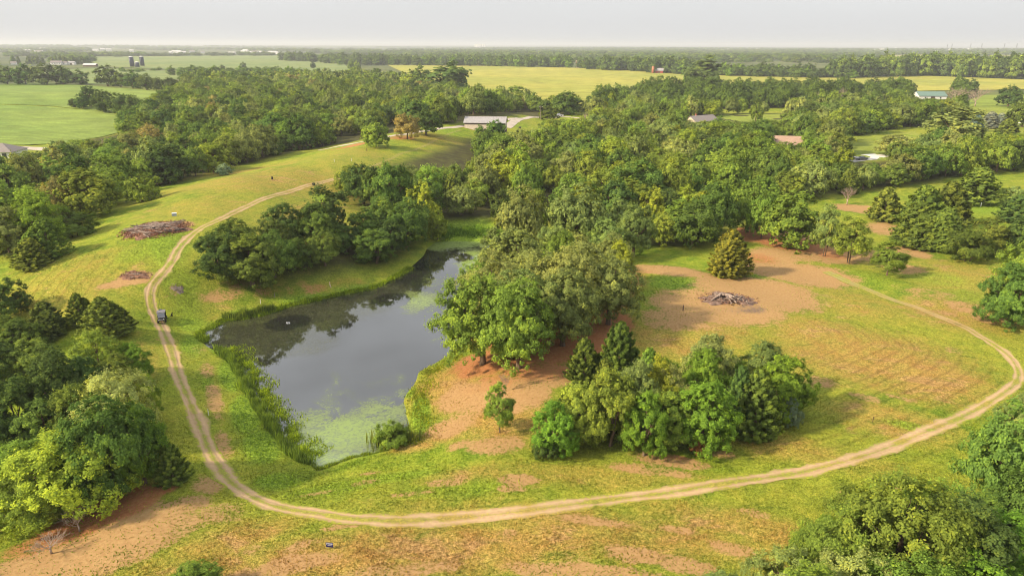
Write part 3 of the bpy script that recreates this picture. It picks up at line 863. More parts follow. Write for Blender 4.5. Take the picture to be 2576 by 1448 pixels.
def cedar_crown(name, seed, n, leaf, W, z0, z1, tops=1, spread=.5):
    g = np.random.default_rng(seed)
    tp = [(0, 0, z1, W / 2)]
    for k in range(tops - 1):
        a = g.uniform(0, 6.28); tp.append((math.cos(a) * W * .24, math.sin(a) * W * .24, z1 * g.uniform(.72, .92), W / 2 * .72))
    nb = 150
    P = []; D = []; Tn = []
    per = n // (nb * len(tp))
    for (cx, cy, zt, w) in tp:
        for b in range(nb):
            k = (b + g.random()) / nb
            z = z0 + (zt - z0) * (1 - (1 - k) ** 1.25) if False else z0 + (zt - z0) * k ** 1.15
            rel = (z - z0) / (zt - z0)
            rad = w * (1 - rel) ** .54 * min(1, .62 + rel * 3.0) * g.uniform(.8, 1.15)
            a = b * 2.399 + g.uniform(-.3, .3)
            d = np.array([math.cos(a), math.sin(a), .55 + .9 * rel]); d /= np.linalg.norm(d)
            tip = np.array([cx + math.cos(a) * rad, cy + math.sin(a) * rad, z])
            q = g.random(per) ** .6
            L_ = .55 + .9 * rad / w
            base = tip - d * L_ * .9
            pp = base[None] + d[None] * (q * L_ * 1.25)[:, None] + unit(per, g) * (.40 * (1.12 - q))[:, None] * (w / 3)
            P.append(pp); D.append(d[None] + unit(per, g) * spread); Tn.append(np.full(per, g.uniform(.75, 1.25)) * (.7 + .5 * q))
    P = np.vstack(P); D = np.vstack(D); Tn = np.concatenate(Tn)
    m = len(P)
    P[:, 2] = np.maximum(P[:, 2], .1)
    out = P * np.array([1, 1, 0]); out /= np.linalg.norm(out, axis=1)[:, None] + 1e-6
    N = out * .8 + np.array([0, 0, .5]) + unit(m, g) * .6
    return leaves_to_mesh(name, P, N, D, leaf * g.uniform(.6, 1.3, m), Tn * g.uniform(.8, 1.2, m), 1.7, g), []

def trunk_mesh(name, seed, lobes, z0, rad=.34, stems=1, mat=None, splay=.5):
    g = random.Random(seed)
    mb = MB()
    ends = [l[0] for l in lobes[:7]] or [np.array([0, 0, 6.0])]
    for s_ in range(stems):
        ox, oy = (0, 0) if stems == 1 else (g.uniform(-splay, splay), g.uniform(-splay, splay))
        fork = Vector((ox * 2.2 + g.uniform(-.2, .2), oy * 2.2 + g.uniform(-.2, .2), max(z0 + 1.0, 2.4)))
        r = rad / math.sqrt(stems)
        mb.tube([(ox, oy, -.3), (ox, oy, .25), (ox * 1.4, oy * 1.4, fork.z * .5), fork], [r * 1.5, r * 1.1, r * .9, r * .75], 7)
        for e in ends[s_::stems]:
            e = Vector(e)
            mid = fork.lerp(e, .5) + Vector((g.uniform(-.3, .3), g.uniform(-.3, .3), .25))
            mb.tube([fork, mid, e], [r * .6, r * .4, r * .12], 5, False)
            for q in range(2):
                f = e + Vector((g.uniform(-1, 1), g.uniform(-1, 1), g.uniform(0, .9))) * .9
                mb.tube([mid, mid.lerp(f, .6) + Vector((0, 0, .15)), f], [r * .28, r * .18, r * .05], 4, False)
    return mb.data(name, mat or M_BARK, True)

def bare_tree_mesh(name, seed, H=10, W=7, twigs=3, mat=None):
    g = random.Random(seed)
    mb = MB()
    mb.tube([(0, 0, -.3), (.05, 0, H * .15), (0, .1, H * .32)], [.3, .24, .2], 6)
    def grow(p, d, ln, r, lev):
        q = p + d * ln * .5 + Vector((g.uniform(-.1, .1), g.uniform(-.1, .1), .05)) * ln
        e = p + d * ln
        mb.tube([p, q, e], [r, r * .7, r * .35], 4 if lev < 2 else 3, False)
        if lev < twigs:
            for k in range(4 if lev else 5):
                nd = (d + Vector((g.uniform(-1, 1), g.uniform(-1, 1), g.uniform(-.3, .8))) * .75).normalized()
                grow(q.lerp(e, g.random()), nd, ln * g.uniform(.5, .72), max(r * .45, .018), lev + 1)
    for k in range(8):
        a = k * 2.4 + g.uniform(-.3, .3)
        d = Vector((math.cos(a) * W / H * .9, math.sin(a) * W / H * .9, g.uniform(.6, 1.3))).normalized()
        grow(Vector((0, 0, H * g.uniform(.16, .34))), d, H * g.uniform(.3, .42), .12, 0)
    return mb.data(name, mat or M_DEAD, True)

# level of detail by distance: 0 near, 1 middle, 2 far
NLEAF = {0: 1.0, 1: .26, 2: .04}
SLEAF = {0: 1.0, 1: 2.0, 2: 5.0}
def make_kind(kind, lod, v):
    sd = 1000 * lod + 37 * v + {'oak': 1, 'round': 2, 'tall': 3, 'feather': 4, 'cedar': 5, 'shrub': 6, 'sapling': 7, 'spruce': 8}[kind]
    q, s_ = NLEAF[lod], SLEAF[lod]
    nm = {'cedar': 'crown', 'spruce': 'crown'}.get(kind, 'crown')
    if kind == 'oak':
        me, lb = clump_crown(nm, sd, int(40000 * q), .130 * s_, 10.5, 1.5 if lod < 2 else .8, 10, 13, .43, (44, 28, 9)[lod], (.042, .055, .09)[lod])
        tr = trunk_mesh('trunk', sd, lb, 2.0, .36)
        w = 10.5
    elif kind == 'round':
        me, lb = clump_crown(nm, sd, int(34000 * q), .122 * s_, 8.2, .3, 10, 12, .45, (44, 28, 9)[lod], (.045, .058, .095)[lod])
        tr = trunk_mesh('trunk', sd, lb, 1.0, .26, 1 + v % 2)
        w = 8.2
    elif kind == 'tall':
        me, lb = clump_crown(nm, sd, int(28000 * q), .115 * s_, 6.4, .5, 10, 13, .40, (22, 18, 9)[lod], (.06, .065, .09)[lod], 1.25, spire=.25)
        tr = trunk_mesh('trunk', sd, lb, 1.8, .22)
        w = 6.4
    elif kind == 'feather':
        me, lb = clump_crown(nm, sd, int(38000 * q), .115 * s_, 10.5, .9, 10, 15, .41, (36, 24, 9)[lod], (.044, .056, .085)[lod], .95)
        tr = trunk_mesh('trunk', sd, lb, 2.2, .28, 1 + v % 2)
        w = 10.5
    elif kind == 'cedar':
        me, lb = cedar_crown(nm, sd, int(21000 * q), .155 * s_ ** .85, 6.4, .15, 10, 1 + v % 3)
        tr = trunk_mesh('trunk', sd, [], 5.0, .2)
        w = 6.4
    elif kind == 'spruce':
        me, lb = cedar_crown(nm, sd, int(12000 * q), .2 * s_ ** .85, 5.6, .1, 10, 1, .8)
        tr = trunk_mesh('trunk', sd, [], 6.0, .2)
        w = 5.6
    elif kind == 'shrub':
        me, lb = clump_crown(nm, sd, int(22000 * q), .175 * s_, 12, .1, 10, 10, .44, 20, .062)
        tr = trunk_mesh('trunk', sd, lb, .3, .2, 3, splay=.8)
        w = 12
    else:
        me, lb = clump_crown(nm, sd, int(17000 * q), .115 * s_, 6.0, 1.8, 10, 14, .34, 14, .065, 1.2, spire=.4)
        tr = trunk_mesh('trunk', sd, lb, 3.0, .13, 1 + (v % 2))
        w = 6.0
    return me, tr, w
PROTO = {}
NVAR = {'oak': (3, 4, 2), 'round': (4, 5, 3), 'tall': (1, 3, 2), 'feather': (3, 3, 1), 'cedar': (4, 3, 1), 'shrub': (2, 2, 1), 'sapling': (2, 2, 1), 'spruce': (1, 2, 1)}
def proto(kind, lod, v):
    v = v % NVAR[kind][lod]
    if (kind, lod, v) not in PROTO:
        PROTO[(kind, lod, v)] = make_kind(kind, lod, v)
    return PROTO[(kind, lod, v)]

TINT = {'olive': (0.245, 0.305, 0.090), 'green': (0.160, 0.270, 0.036), 'dark': (0.105, 0.162, 0.044), 'lime': (0.270, 0.345, 0.045), 'pale': (0.310, 0.370, 0.115),
        'cedar': (0.150, 0.205, 0.042), 'gold': (0.185, 0.205, 0.036), 'blue': (0.19, 0.25, 0.22), 'grey': (0.25, 0.31, 0.19), 'deep': (0.140, 0.215, 0.046), 'rust': (0.32, 0.15, 0.06),
        'mid': (0.215, 0.300, 0.052), 'brown': (0.29, 0.27, 0.095)}
NAME = {'oak': 'oak_tree', 'round': 'broadleaf_tree', 'tall': 'upright_tree', 'feather': 'locust_tree', 'cedar': 'cedar_tree', 'shrub': 'shrub', 'sapling': 'young_tree', 'spruce': 'spruce_tree'}
CAT = {'oak': 'oak tree', 'round': 'tree', 'tall': 'tree', 'feather': 'tree', 'cedar': 'cedar', 'shrub': 'shrub', 'sapling': 'young tree', 'spruce': 'spruce'}
TREES = []          # plan positions of every single tree, to keep scattered ones off them

def plant(kind, loc, h, w, tint, label, group=None, rot=None, lod=None, v=None):
    dep = view_depth(loc)
    if lod is None: lod = 0 if dep < 150 else (1 if dep < 620 else 2)
    if v is None: v = random.randrange(100)
    me, tr, w0 = proto(kind, lod, v)
    t = TINT[tint]
    j = random.uniform(.8, 1.16); jr = random.uniform(.86, 1.14)
    e = empty(NAME[kind], loc, random.uniform(0, 6.28) if rot is None else rot, label, CAT[kind], group)
    e.scale = (w / w0, w / w0, h / 10)
    c = obj('crown', me, e)
    c.color = (t[0] * j * jr, t[1] * j, t[2] * j, 1)
    obj('trunk', tr, e)
    TREES.append((loc[0], loc[1], w / 2))
    return e

def tree(kind, bx, by, top, wpx, tint, label, group=None, v=None, lod=None):
    """foot at (bx,by), tip at height 'top', crown wpx across - all on the sight lines"""
    g = G(bx, by)
    dep = view_depth(g)
    # the tip lies on the sight line through (bx, top)
    d = sight([bx], [top])[0]
    rh = math.hypot(d[0], d[1]); gh = math.hypot(g[0], g[1])
    h = CAMZ + d[2] * gh / rh - g[2]
    h = max(h * 1.0, .8)
    return plant(kind, g, h, wpx * dep / FOC, tint, label, group, v=v, lod=lod)

# ---- single trees one can point at
T_ = tree
# left of the dam
T_('feather', 195, 1285, 1085, 300, 'lime', 'big lime green spreading tree, lowest in the corner below the dam')
T_('feather', 70, 1250, 1120, 200, 'mid', 'feathery green tree at the left edge behind the lime green tree', v=1)
T_('oak', 290, 1255, 1010, 230, 'deep', 'broad deep green tree behind the big lime green tree')
T_('round', 365, 1215, 1020, 150, 'green', 'rounded green tree above the cedar by the dam track bend')
T_('feather', 310, 1120, 935, 190, 'pale', 'pale feathery tree halfway along the dam track')
T_('cedar', 437, 1213, 1112, 90, 'cedar', 'small dark cedar at the corner of the dam track')
T_('round', 372, 1060, 935, 80, 'lime', 'small yellow green tree beside the dam track')
T_('round', 60, 1140, 945, 190, 'dark', 'big dark round tree at the left edge below the cedars')
T_('round', 160, 1080, 880, 170, 'dark', 'dark tree in the middle of the hollow left of the dam')
T_('round', 225, 1040, 890, 120, 'dark', 'dark narrow tree between the hollow and the feathery pale tree')
T_('feather', 262, 965, 838, 130, 'mid', 'grey green tree standing below the two dark cedars')
T_('round', 340, 958, 862, 95, 'green', 'bright green bushy tree next to the dam track below the vehicle')
T_('cedar', 268, 846, 746, 120, 'cedar', 'large dark cedar beside the track near the parked vehicle', v=2)
T_('cedar', 204, 815, 736, 66, 'cedar', 'slim dark cedar just left of the large cedar')
T_('cedar', 122, 842, 757, 100, 'dark', 'rounded dark cedar, third from the track')
T_('round', 25, 800, 700, 110, 'dark', 'dark tree cut by the left edge above the hollow')
T_('round', 20, 890, 790, 120, 'deep', 'green tree cut by the left edge beside the rounded cedar')
T_('round', 95, 960, 850, 130, 'deep', 'green tree in the hollow under the rounded cedar')
T_('round', -40, 1000, 850, 180, 'dark', 'dark tree reaching in from the left edge of the hollow')
T_('cedar', 85, 672, 598, 95, 'cedar', 'low cedar at the end of the wood on the mown slope', v=1)
T_('cedar', 125, 648, 548, 110, 'cedar', 'tall cedar behind the low cedar at the end of the wood', v=2)
T_('shrub', 190, 595, 540, 110, 'deep', 'wide shrub on the edge of the wood above the cedars')
T_('round', 30, 640, 520, 120, 'olive', 'olive tree at the left edge behind the cedars')
T_('shrub', 363, 507, 445, 84, 'mid', 'lone rounded shrub in front of the wood on the mown slope')
T_('shrub', 566, 441, 414, 44, 'grey', 'small pale shrub in front of the wood farther up the slope')
# along the hill top
T_('round', 946, 371, 307, 70, 'mid', 'lone round green tree on the grass beside the gravel road')
T_('feather', 1025, 350, 290, 66, 'brown', 'lone brownish thin tree left of the metal barn')
T_('oak', 1072, 340, 282, 80, 'dark', 'dark oak between the thin brown tree and the barn')
T_('round', 1208, 347, 316, 32, 'deep', 'small tree in front of the barn wall, left one')
T_('round', 1248, 345, 302, 50, 'deep', 'larger tree hiding the corner of the barn')
T_('round', 1380, 302, 270, 56, 'gold', 'small yellowish tree on the lawn by the pickup')
T_('round', 1130, 232, 165, 110, 'dark', 'large dark tree standing at the corner of the golden field')
T_('round', 1060, 225, 172, 56, 'dark', 'smaller dark tree left of the large field corner tree')
T_('tall', 1770, 222, 152, 100, 'dark', 'tall dark tree that breaks the far edge of the golden field')
T_('tall', 1745, 222, 170, 60, 'deep', 'lower tree leaning on the tall dark field edge tree')
T_('round', 1300, 262, 218, 60, 'mid', 'green tree on the field edge behind the barn')
T_('round', 1425, 288, 232, 70, 'deep', 'dark green tree above the pickup at the field corner')
# hillside above the pond
T_('round', 1102, 603, 526, 54, 'lime', 'small bright lime tree at the head of the pond')
T_('round', 1258, 560, 480, 60, 'dark', 'dark narrow tree right of the green inlet')
T_('oak', 915, 515, 420, 105, 'dark', 'dark oak at the corner of the wood above the pond grove', v=1)
T_('oak', 985, 545, 420, 110, 'deep', 'deep green oak next to the corner oak above the pond grove')
T_('tall', 965, 565, 495, 46, 'lime', 'thin yellow green tree between grove and wood')
# front row of the oak grove
T_('oak', 1215, 915, 712, 215, 'mid', 'front oak of the grove leaning over the pond')
T_('oak', 1305, 925, 725, 200, 'mid', 'front oak with low boughs beside the orange slope')
T_('oak', 1415, 868, 690, 190, 'olive', 'middle oak of the grove front above the orange ground')
T_('oak', 1530, 815, 662, 175, 'olive', 'right end oak of the grove next to the burn pile')
T_('oak', 1240, 825, 655, 180, 'olive', 'olive oak on the pond bank behind the front oak')
T_('tall', 1553, 735, 612, 84, 'lime', 'yellow green upright tree inside the oak grove')
T_('oak', 1350, 790, 640, 190, 'olive', 'wide olive oak in the heart of the grove')
T_('oak', 1470, 765, 625, 180, 'olive', 'olive oak behind the right end of the grove')
T_('oak', 1300, 735, 590, 180, 'olive', 'olive oak beside the narrow part of the pond')
T_('round', 1270, 905, 800, 70, 'green', 'slender green tree between the two front oaks')
T_('shrub', 990, 1122, 1066, 84, 'mid', 'compact round bush in the lower right corner of the pond', v=0)
# sapling, thicket by the bend
T_('sapling', 1257, 1087, 968, 84, 'mid', 'single young tree on the orange slope between pond and thicket', v=0)
T_('cedar', 1555, 965, 812, 120, 'cedar', 'tall pointed cedar at the back of the thicket', v=0)
T_('cedar', 1468, 960, 852, 92, 'cedar', 'smaller cedar left of the tall pointed one', v=3)
T_('cedar', 1625, 1010, 876, 86, 'mid', 'light green cedar right of the tall pointed one', v=3)
T_('round', 1395, 1140, 1010, 120, 'green', 'green bush tree at the left end of the thicket')
T_('round', 1450, 1110, 965, 130, 'mid', 'bright green tree near the left end of the thicket')
T_('round', 1530, 1120, 930, 150, 'mid', 'olive green tree in the front of the thicket', v=1)
T_('round', 1600, 1090, 905, 130, 'olive', 'olive leaved tree in the middle of the thicket')
T_('tall', 1650, 1080, 905, 100, 'lime', 'yellow topped tree in the middle of the thicket')
T_('round', 1620, 1145, 985, 120, 'green', 'fresh green tree at the front of the thicket', v=2)
T_('round', 1680, 1075, 920, 120, 'olive', 'greyish olive tree beside the yellow topped tree')
T_('round', 1775, 1000, 838, 150, 'pale', 'pale rounded tree at the top of the thicket')
T_('round', 1760, 1040, 880, 130, 'green', 'green tree just below the pale rounded tree', v=3)
T_('round', 1770, 1130, 960, 150, 'green', 'lit yellow green tree at the front of the thicket by the gap')
T_('round', 1910, 1000, 862, 130, 'olive', 'olive tree at the back right of the thicket')
T_('cedar', 1895, 1092, 925, 130, 'cedar', 'broad dark cedar in the right half of the thicket', v=1)
T_('cedar', 1850, 1080, 920, 90, 'dark', 'dark slim cedar beside the broad one in the thicket', v=3)
T_('round', 1960, 1045, 895, 150, 'green', 'green rounded tree at the right end of the thicket')
T_('shrub', 1985, 1075, 1008, 56, 'grey', 'small silvery shrub at the foot of the thicket')
T_('shrub', 1990, 1030, 960, 60, 'dark', 'dark shrub at the right end of the thicket')
T_('shrub', 1372, 1150, 1100, 70, 'dark', 'low dark shrub at the left foot of the thicket')
T_('shrub', 1755, 1140, 1105, 46, 'rust', 'dead rusty brown shrub at the foot of the thicket')
# pasture on the right
T_('cedar', 1834, 688, 578, 112, 'gold', 'yellowish cedar alone on the grass by the bare ground', v=1)
T_('feather', 1880, 583, 466, 104, 'mid', 'feathery tree with reddish trunk at the edge of the bare ground')
T_('feather', 1915, 600, 490, 80, 'mid', 'slender tree behind the many stemmed tree')
T_('round', 1990, 622, 486, 138, 'mid', 'many stemmed round tree on the bare ground', v=1)
T_('sapling', 2070, 644, 515, 74, 'olive', 'tall thin tree with pale leaning stems', v=1)
T_('sapling', 2134, 663, 545, 100, 'mid', 'thin tree with two stems right of the leaning one', v=1)
T_('sapling', 2231, 693, 606, 92, 'mid', 'small round crowned tree nearest the pasture track', v=0)
T_('cedar', 2222, 553, 472, 80, 'cedar', 'pointed cedar left of the big cedar group', v=0)
T_('cedar', 2300, 616, 508, 120, 'cedar', 'front left cedar of the big cedar group', v=1)
T_('cedar', 2368, 625, 522, 108, 'cedar', 'front right cedar of the big cedar group', v=2)
T_('cedar', 2316, 570, 468, 115, 'cedar', 'tall cedar behind the front of the big group', v=3)
T_('cedar', 2378, 565, 458, 110, 'cedar', 'tallest cedar at the back of the big group', v=0)
T_('cedar', 2455, 510, 420, 124, 'cedar', 'tall cedar behind the lawn strip', v=2)
T_('shrub', 2432, 656, 582, 104, 'cedar', 'low rounded cedar bush in front of the lawn strip', v=0)
T_('shrub', 2486, 640, 556, 108, 'cedar', 'larger rounded cedar bush beside the low one', v=1)
T_('cedar', 2560, 556, 490, 100, 'dark', 'dark cedar at the right edge of the lawn strip', v=3)
T_('round', 2555, 640, 540, 90, 'dark', 'dark tree at the right edge below the cedar')
T_('round', 2525, 820, 660, 140, 'deep', 'green tree near the right edge above the track bend')
T_('round', 2570, 800, 580, 170, 'mid', 'tall green tree cut by the right edge above the track bend')
T_('feather', 2545, 510, 470, 60, 'pale', 'small pale tree beside the lawn strip')
# lower right corner
T_('oak', 2520, 1300, 1032, 250, 'deep', 'dense dark oak at the right edge below the track')
T_('feather', 2230, 1490, 1205, 330, 'mid', 'wide feathery green tree in the lower right corner', v=0)
T_('feather', 2100, 1500, 1275, 230, 'mid', 'feathery tree left of the wide one in the lower corner', v=1)
T_('round', 2380, 1500, 1240, 260, 'dark', 'dark tree behind the wide feathery one in the lower corner')
T_('round', 2520, 1480, 1290, 230, 'green', 'green tree at the right edge of the lower corner')
T_('feather', 1960, 1560, 1395, 200, 'olive', 'olive tree top at the bottom edge left of the corner', v=2)
T_('feather', 2150, 1600, 1400, 260, 'olive', 'olive feathery tree at the very bottom of the corner', v=2)
T_('round', 2440, 1600, 1400, 260, 'green', 'green tree at the very bottom right corner')
T_('round', 2560, 1120, 990, 130, 'olive', 'olive tree at the right edge just below the track bend')
T_('feather', 2300, 1420, 1215, 250, 'mid', 'green feathery crown behind the wide one in the lower corner', v=1)
T_('round', 2060, 1440, 1300, 150, 'green', 'small green tree on the meadow side of the lower corner')
T_('round', 2480, 1400, 1235, 200, 'deep', 'deep green tree between the dark oak and the lower corner')
T_('oak', 2590, 1420, 1180, 220, 'deep', 'dark oak cut by the right edge under the dense dark oak')
T_('round', 2000, 1640, 1430, 220, 'mid', 'green tree top at the bottom edge below the feathery trees')
T_('feather', 2290, 1660, 1420, 300, 'mid', 'wide green crown at the bottom edge of the lower corner')
T_('round', 1800, 1600, 1440, 150, 'olive', 'olive tree top barely showing at the bottom edge')
T_('round', 130, 1150, 1000, 150, 'deep', 'deep green tree between the dark trees and the lime green one')
T_('round', 0, 1180, 1010, 180, 'dark', 'dark tree at the left edge behind the feathery green tree')
T_('round', 210, 1130, 960, 140, 'deep', 'deep green tree under the pale feathery tree')
T_('round', 300, 1000, 890, 110, 'deep', 'deep green tree below the bright green bushy tree')
T_('round', 60, 900, 800, 120, 'deep', 'deep green tree left of the rounded cedar hollow')
T_('feather', 20, 1300, 1150, 200, 'mid', 'green tree filling the left edge above the bare slope', v=2)
T_('feather', 110, 1320, 1170, 190, 'mid', 'mid green low tree beside the big lime green one', v=1)
T_('round', 490, 1510, 1425, 150, 'mid', 'tree top just showing at the bottom edge')
# far right yards
T_('tall', 2385, 385, 268, 150, 'pale', 'large pale cottonwood standing by the lawns', v=0)
T_('round', 2250, 392, 340, 100, 'olive', 'olive tree beside the concrete drive', v=2)
T_('round', 2090, 402, 335, 110, 'mid', 'green tree next to the parked dark pickup', v=3)
T_('round', 2405, 275, 240, 34, 'lime', 'small lime tree beside the green roofed shed')
T_('round', 2535, 268, 214, 60, 'dark', 'dark tree on the far lawn')
T_('round', 2570, 320, 245, 70, 'deep', 'green lawn tree at the right edge')
T_('spruce', 2450, 345, 290, 44, 'blue', 'blue spruce nearest the pale cottonwood')
T_('spruce', 2488, 322, 282, 50, 'blue', 'blue spruce behind the first one')
T_('spruce', 2515, 316, 285, 36, 'blue', 'smaller blue spruce at the end of the row')
T_('spruce', 2472, 330, 303, 22, 'grey', 'little pale spruce on the lawn')
T_('cedar', 2530, 350, 300, 60, 'cedar', 'dark cedar on the lawn below the path')
T_('tall', 1735, 300, 240, 36, 'pale', 'pale poplar behind the house on the right')
T_('tall', 1900, 305, 252, 34, 'mid', 'thin tree standing on the small lawn')
ORD = ['leftmost', 'second', 'third', 'fourth', 'fifth', 'sixth', 'seventh', 'eighth', 'ninth', 'tenth', 'eleventh', 'twelfth', 'thirteenth', 'fourteenth']
for k_, (x_, t_) in enumerate([(1985, 250), (2010, 246), (2035, 250), (2060, 248), (2085, 252)]):
    T_('tall', x_, 305, t_, 40, 'pale', ORD[k_] + ' pale poplar from the left in the row of five behind the wood', 'row of pale poplars')

# dead standing trees
DEADM = [bare_tree_mesh('trunk', 5), bare_tree_mesh('trunk', 9)]
def dead(bx, by, top, wpx, label, k=0, group=None):
    g = G(bx, by); dep = view_depth(g)
    d = sight([bx], [top])[0]
    h = CAMZ + d[2] * math.hypot(g[0], g[1]) / math.hypot(d[0], d[1]) - g[2]
    o = obj('dead_tree', DEADM[k], None, g, (0, 0, random.random() * 6), (wpx * dep / FOC / 8, wpx * dep / FOC / 8, h / 10))
    return tag(o, label, 'dead tree', group)
dead(2452, 268, 222, 46, 'bare dead tree on the far lawn', 0)
dead(2400, 262, 215, 50, 'bare dead tree behind the green roofed shed', 1)
dead(2112, 270, 222, 26, 'bare dead tree in the dark wood behind the poplars', 0)
dead(2060, 275, 225, 24, 'pale bare tree left of the other dead trees in the dark wood', 1)
for k_, (x_, y_, t_, w_, l_) in enumerate([(1480, 330, 285, 30, 'bare grey tree in the wood right of the pickup'), (760, 300, 262, 26, 'bare grey tree in the valley wood above the mown hill'), (270, 400, 352, 46, 'large bare tree in the valley wood below the soybean field'),
                                        (1650, 420, 372, 40, 'bare tree in the middle of the large wood'), (2130, 515, 470, 40, 'bare stems at the wood edge above the bare ground'), (1900, 470, 415, 36, 'bare tree in the large wood behind the bare ground')]):
    dead(x_, y_, t_, w_, l_, k_ % 2)
dead(130, 1392, 1335, 90, 'leafless brush tree on the bare slope in the lower left corner', 1)
dead(200, 1335, 1270, 70, 'leafless small tree under the big lime green tree', 0)
dead(1270, 985, 940, 26, 'dry twiggy bush on the orange slope', 0)

# ---- scattered woodland
def poisson(poly, sp, n_try, avoid=()):
    lo, hi = poly.min(0), poly.max(0)
    g = np.random.default_rng(int(abs(lo[0]) * 10) + len(poly))
    C = g.uniform(lo, hi, (n_try, 2)); C = C[inside(C, poly)]
    # nearest first so that the front row is complete
    cell = {}
    out = []
    for p in C:
        k = (int(p[0] // sp), int(p[1] // sp))
        ok = True
        for i in (-1, 0, 1):
            for j in (-1, 0, 1):
                for q in cell.get((k[0] + i, k[1] + j), ()):
                    if (q[0] - p[0]) ** 2 + (q[1] - p[1]) ** 2 < sp * sp: ok = False; break
        if ok:
            for (x, y, r) in avoid:
                if (x - p[0]) ** 2 + (y - p[1]) ** 2 < (r * .75 + sp * .2) ** 2: ok = False; break
        if ok:
            cell.setdefault(k, []).append(p); out.append(p)
    return np.array(out).reshape(-1, 2)

MASS = []           # (x, y, kind, w, h, tint) far or hidden trees, one mass
RECS = []
singles = list(TREES)
# ground that stays open: yards, roads, buildings
OPEN = [GP(p)[:, :2] for p in (
    [(1160, 340), (1160, 300), (1300, 292), (1470, 290), (1470, 310), (1330, 335), (1290, 345)],
    [(690, 405), (690, 388), (1000, 332), (1160, 312), (1160, 330), (1010, 350)],
    [(1740, 318), (1730, 300), (1990, 284), (1990, 312), (1850, 320)],
    [(1935, 392), (1935, 362), (2010, 362), (2010, 392)],
    [(2100, 412), (2120, 345), (2300, 325), (2440, 335), (2440, 350), (2360, 390), (2290, 408)],
    [(2285, 265), (2285, 244), (2400, 244), (2400, 268)],
    [(-60, 430), (-60, 360), (190, 365), (190, 385), (60, 410)])]
def scatter(region, sp, hs, ws, mix, label, group):
    poly = WOODS_W[region]
    area = 0.5 * abs(np.dot(poly[:, 0], np.roll(poly[:, 1], 1)) - np.dot(poly[:, 1], np.roll(poly[:, 0], 1)))
    pts = poisson(poly, sp, int(area / (sp * sp) * 9), singles)
    for o_ in OPEN:
        if len(pts): pts = pts[~inside(pts, o_)]
    z = height(pts[:, 0], pts[:, 1])
    kinds = [m[0] for m in mix]; wts = np.array([m[2] for m in mix], float)
    pick = rng.choice(len(mix), len(pts), p=wts / wts.sum())
    for p, zz, k in zip(pts, z, pick):
        kind, tint, _ = mix[k]
        s_ = random.uniform(.68, 1.3)
        RECS.append([p[0], p[1], zz, kind, random.uniform(*ws) * s_ * (.62 if kind in ('tall', 'cedar') else 1), random.uniform(*hs) * s_ * (.8 if kind == 'cedar' else 1), tint, label, group])
    return len(pts)
MIXW = [('round', 'deep', 3), ('round', 'mid', 3), ('oak', 'olive', 3), ('oak', 'deep', 2), ('round', 'lime', 1.0), ('tall', 'pale', .8), ('feather', 'mid', 2), ('round', 'dark', 2), ('feather', 'brown', .5)]
nA = scatter('grove', 4.8, (7.2, 9.0), (7.5, 9.8), [('oak', 'dark', 3), ('round', 'dark', 3), ('oak', 'deep', 3), ('round', 'deep', 2)], 'dark leafy tree of the grove between hill track and pond', 'grove between the hill track and the pond')
nB = scatter('oaks', 7.6, (9, 11), (8.5, 11), [('oak', 'olive', 4), ('oak', 'mid', 1)], 'olive crowned oak inside the grove on the right bank of the pond', 'oak grove on the pond bank')
nT = scatter('thicket', 3.4, (4.5, 6.5), (4.5, 6.0), [('round', 'green', 4), ('round', 'mid', 3), ('round', 'deep', 3), ('cedar', 'cedar', 1.5)], '', 'thicket inside the track bend')
nC = scatter('right', 6.6, (8, 10.8), (8.4, 11.2), [('oak', 'olive', 4), ('oak', 'mid', 2), ('round', 'mid', 3), ('round', 'lime', 1.5), ('feather', 'mid', 2.5), ('round', 'deep', 3.5), ('round', 'dark', 1.5), ('tall', 'lime', .8), ('cedar', 'cedar', 1.2), ('oak', 'deep', 2)],
             'leafy tree in the large wood between pond, pasture and yards', 'large wood right of the pond')
nD = scatter('hill', 7.2, (8.2, 11.2), (8.6, 11.8), MIXW, 'leafy tree in the wooded valley between the mown hill and the fields', 'wooded valley behind the mown hill')
nE = scatter('far_right', 8.4, (9.5, 13.5), (9, 12), [('round', 'dark', 4), ('oak', 'deep', 3), ('round', 'deep', 3), ('feather', 'deep', 1)], 'dark tree in the belt between the yards and the golden field', 'dark tree belt below the golden field')
# nothing tall grows in front of the buildings, roads and lawns that can be seen from the air
CLEAR = [(1166, 1274, 292, 334), (1275, 1462, 284, 301), (1290, 1345, 300, 326), (1000, 1170, 316, 344), (1746, 1784, 295, 304), (1974, 1992, 353, 359), (2142, 2216, 350, 409),
         (2308, 2390, 231, 249), (2432, 2576, 240, 335), (1832, 1956, 288, 305), (0, 34, 369, 391), (0, 120, 365, 379), (1108, 1240, 556, 606), (2095, 2185, 515, 534), (870, 1165, 345, 420), (0, 300, 300, 350)]
def proj(p):
    v = np.asarray(p, float) - np.array([0, 0, CAMZ]); dz = v @ fwd
    return TW / 2 + (v @ rt) / dz * FOC, TH / 2 - (v @ up) / dz * FOC, dz
def cleared(r_):
    x, y, z, kind, w, h = r_[:6]
    px, py, dz = proj((x, y, z))
    if dz < 5: return True
    hw = w / 2 * FOC / dz
    for (x0, x1, y0, y1) in CLEAR:
        if px + hw * .8 < x0 or px - hw * .8 > x1: continue
        if y0 - 1 <= py <= y1: return False
        if py > y1:
            ty = proj((x, y, z + h))[1]
            if ty < y1 + 2:
                h2 = h * (py - y1 - 2) / max(py - ty, 1e-3)
                if h2 < 3.2: return False
                r_[5] = h = h2; r_[4] = w = min(w, h2 * 1.25); hw = w / 2 * FOC / dz
    return True
RECS = [r_ for r_ in RECS if cleared(r_)]
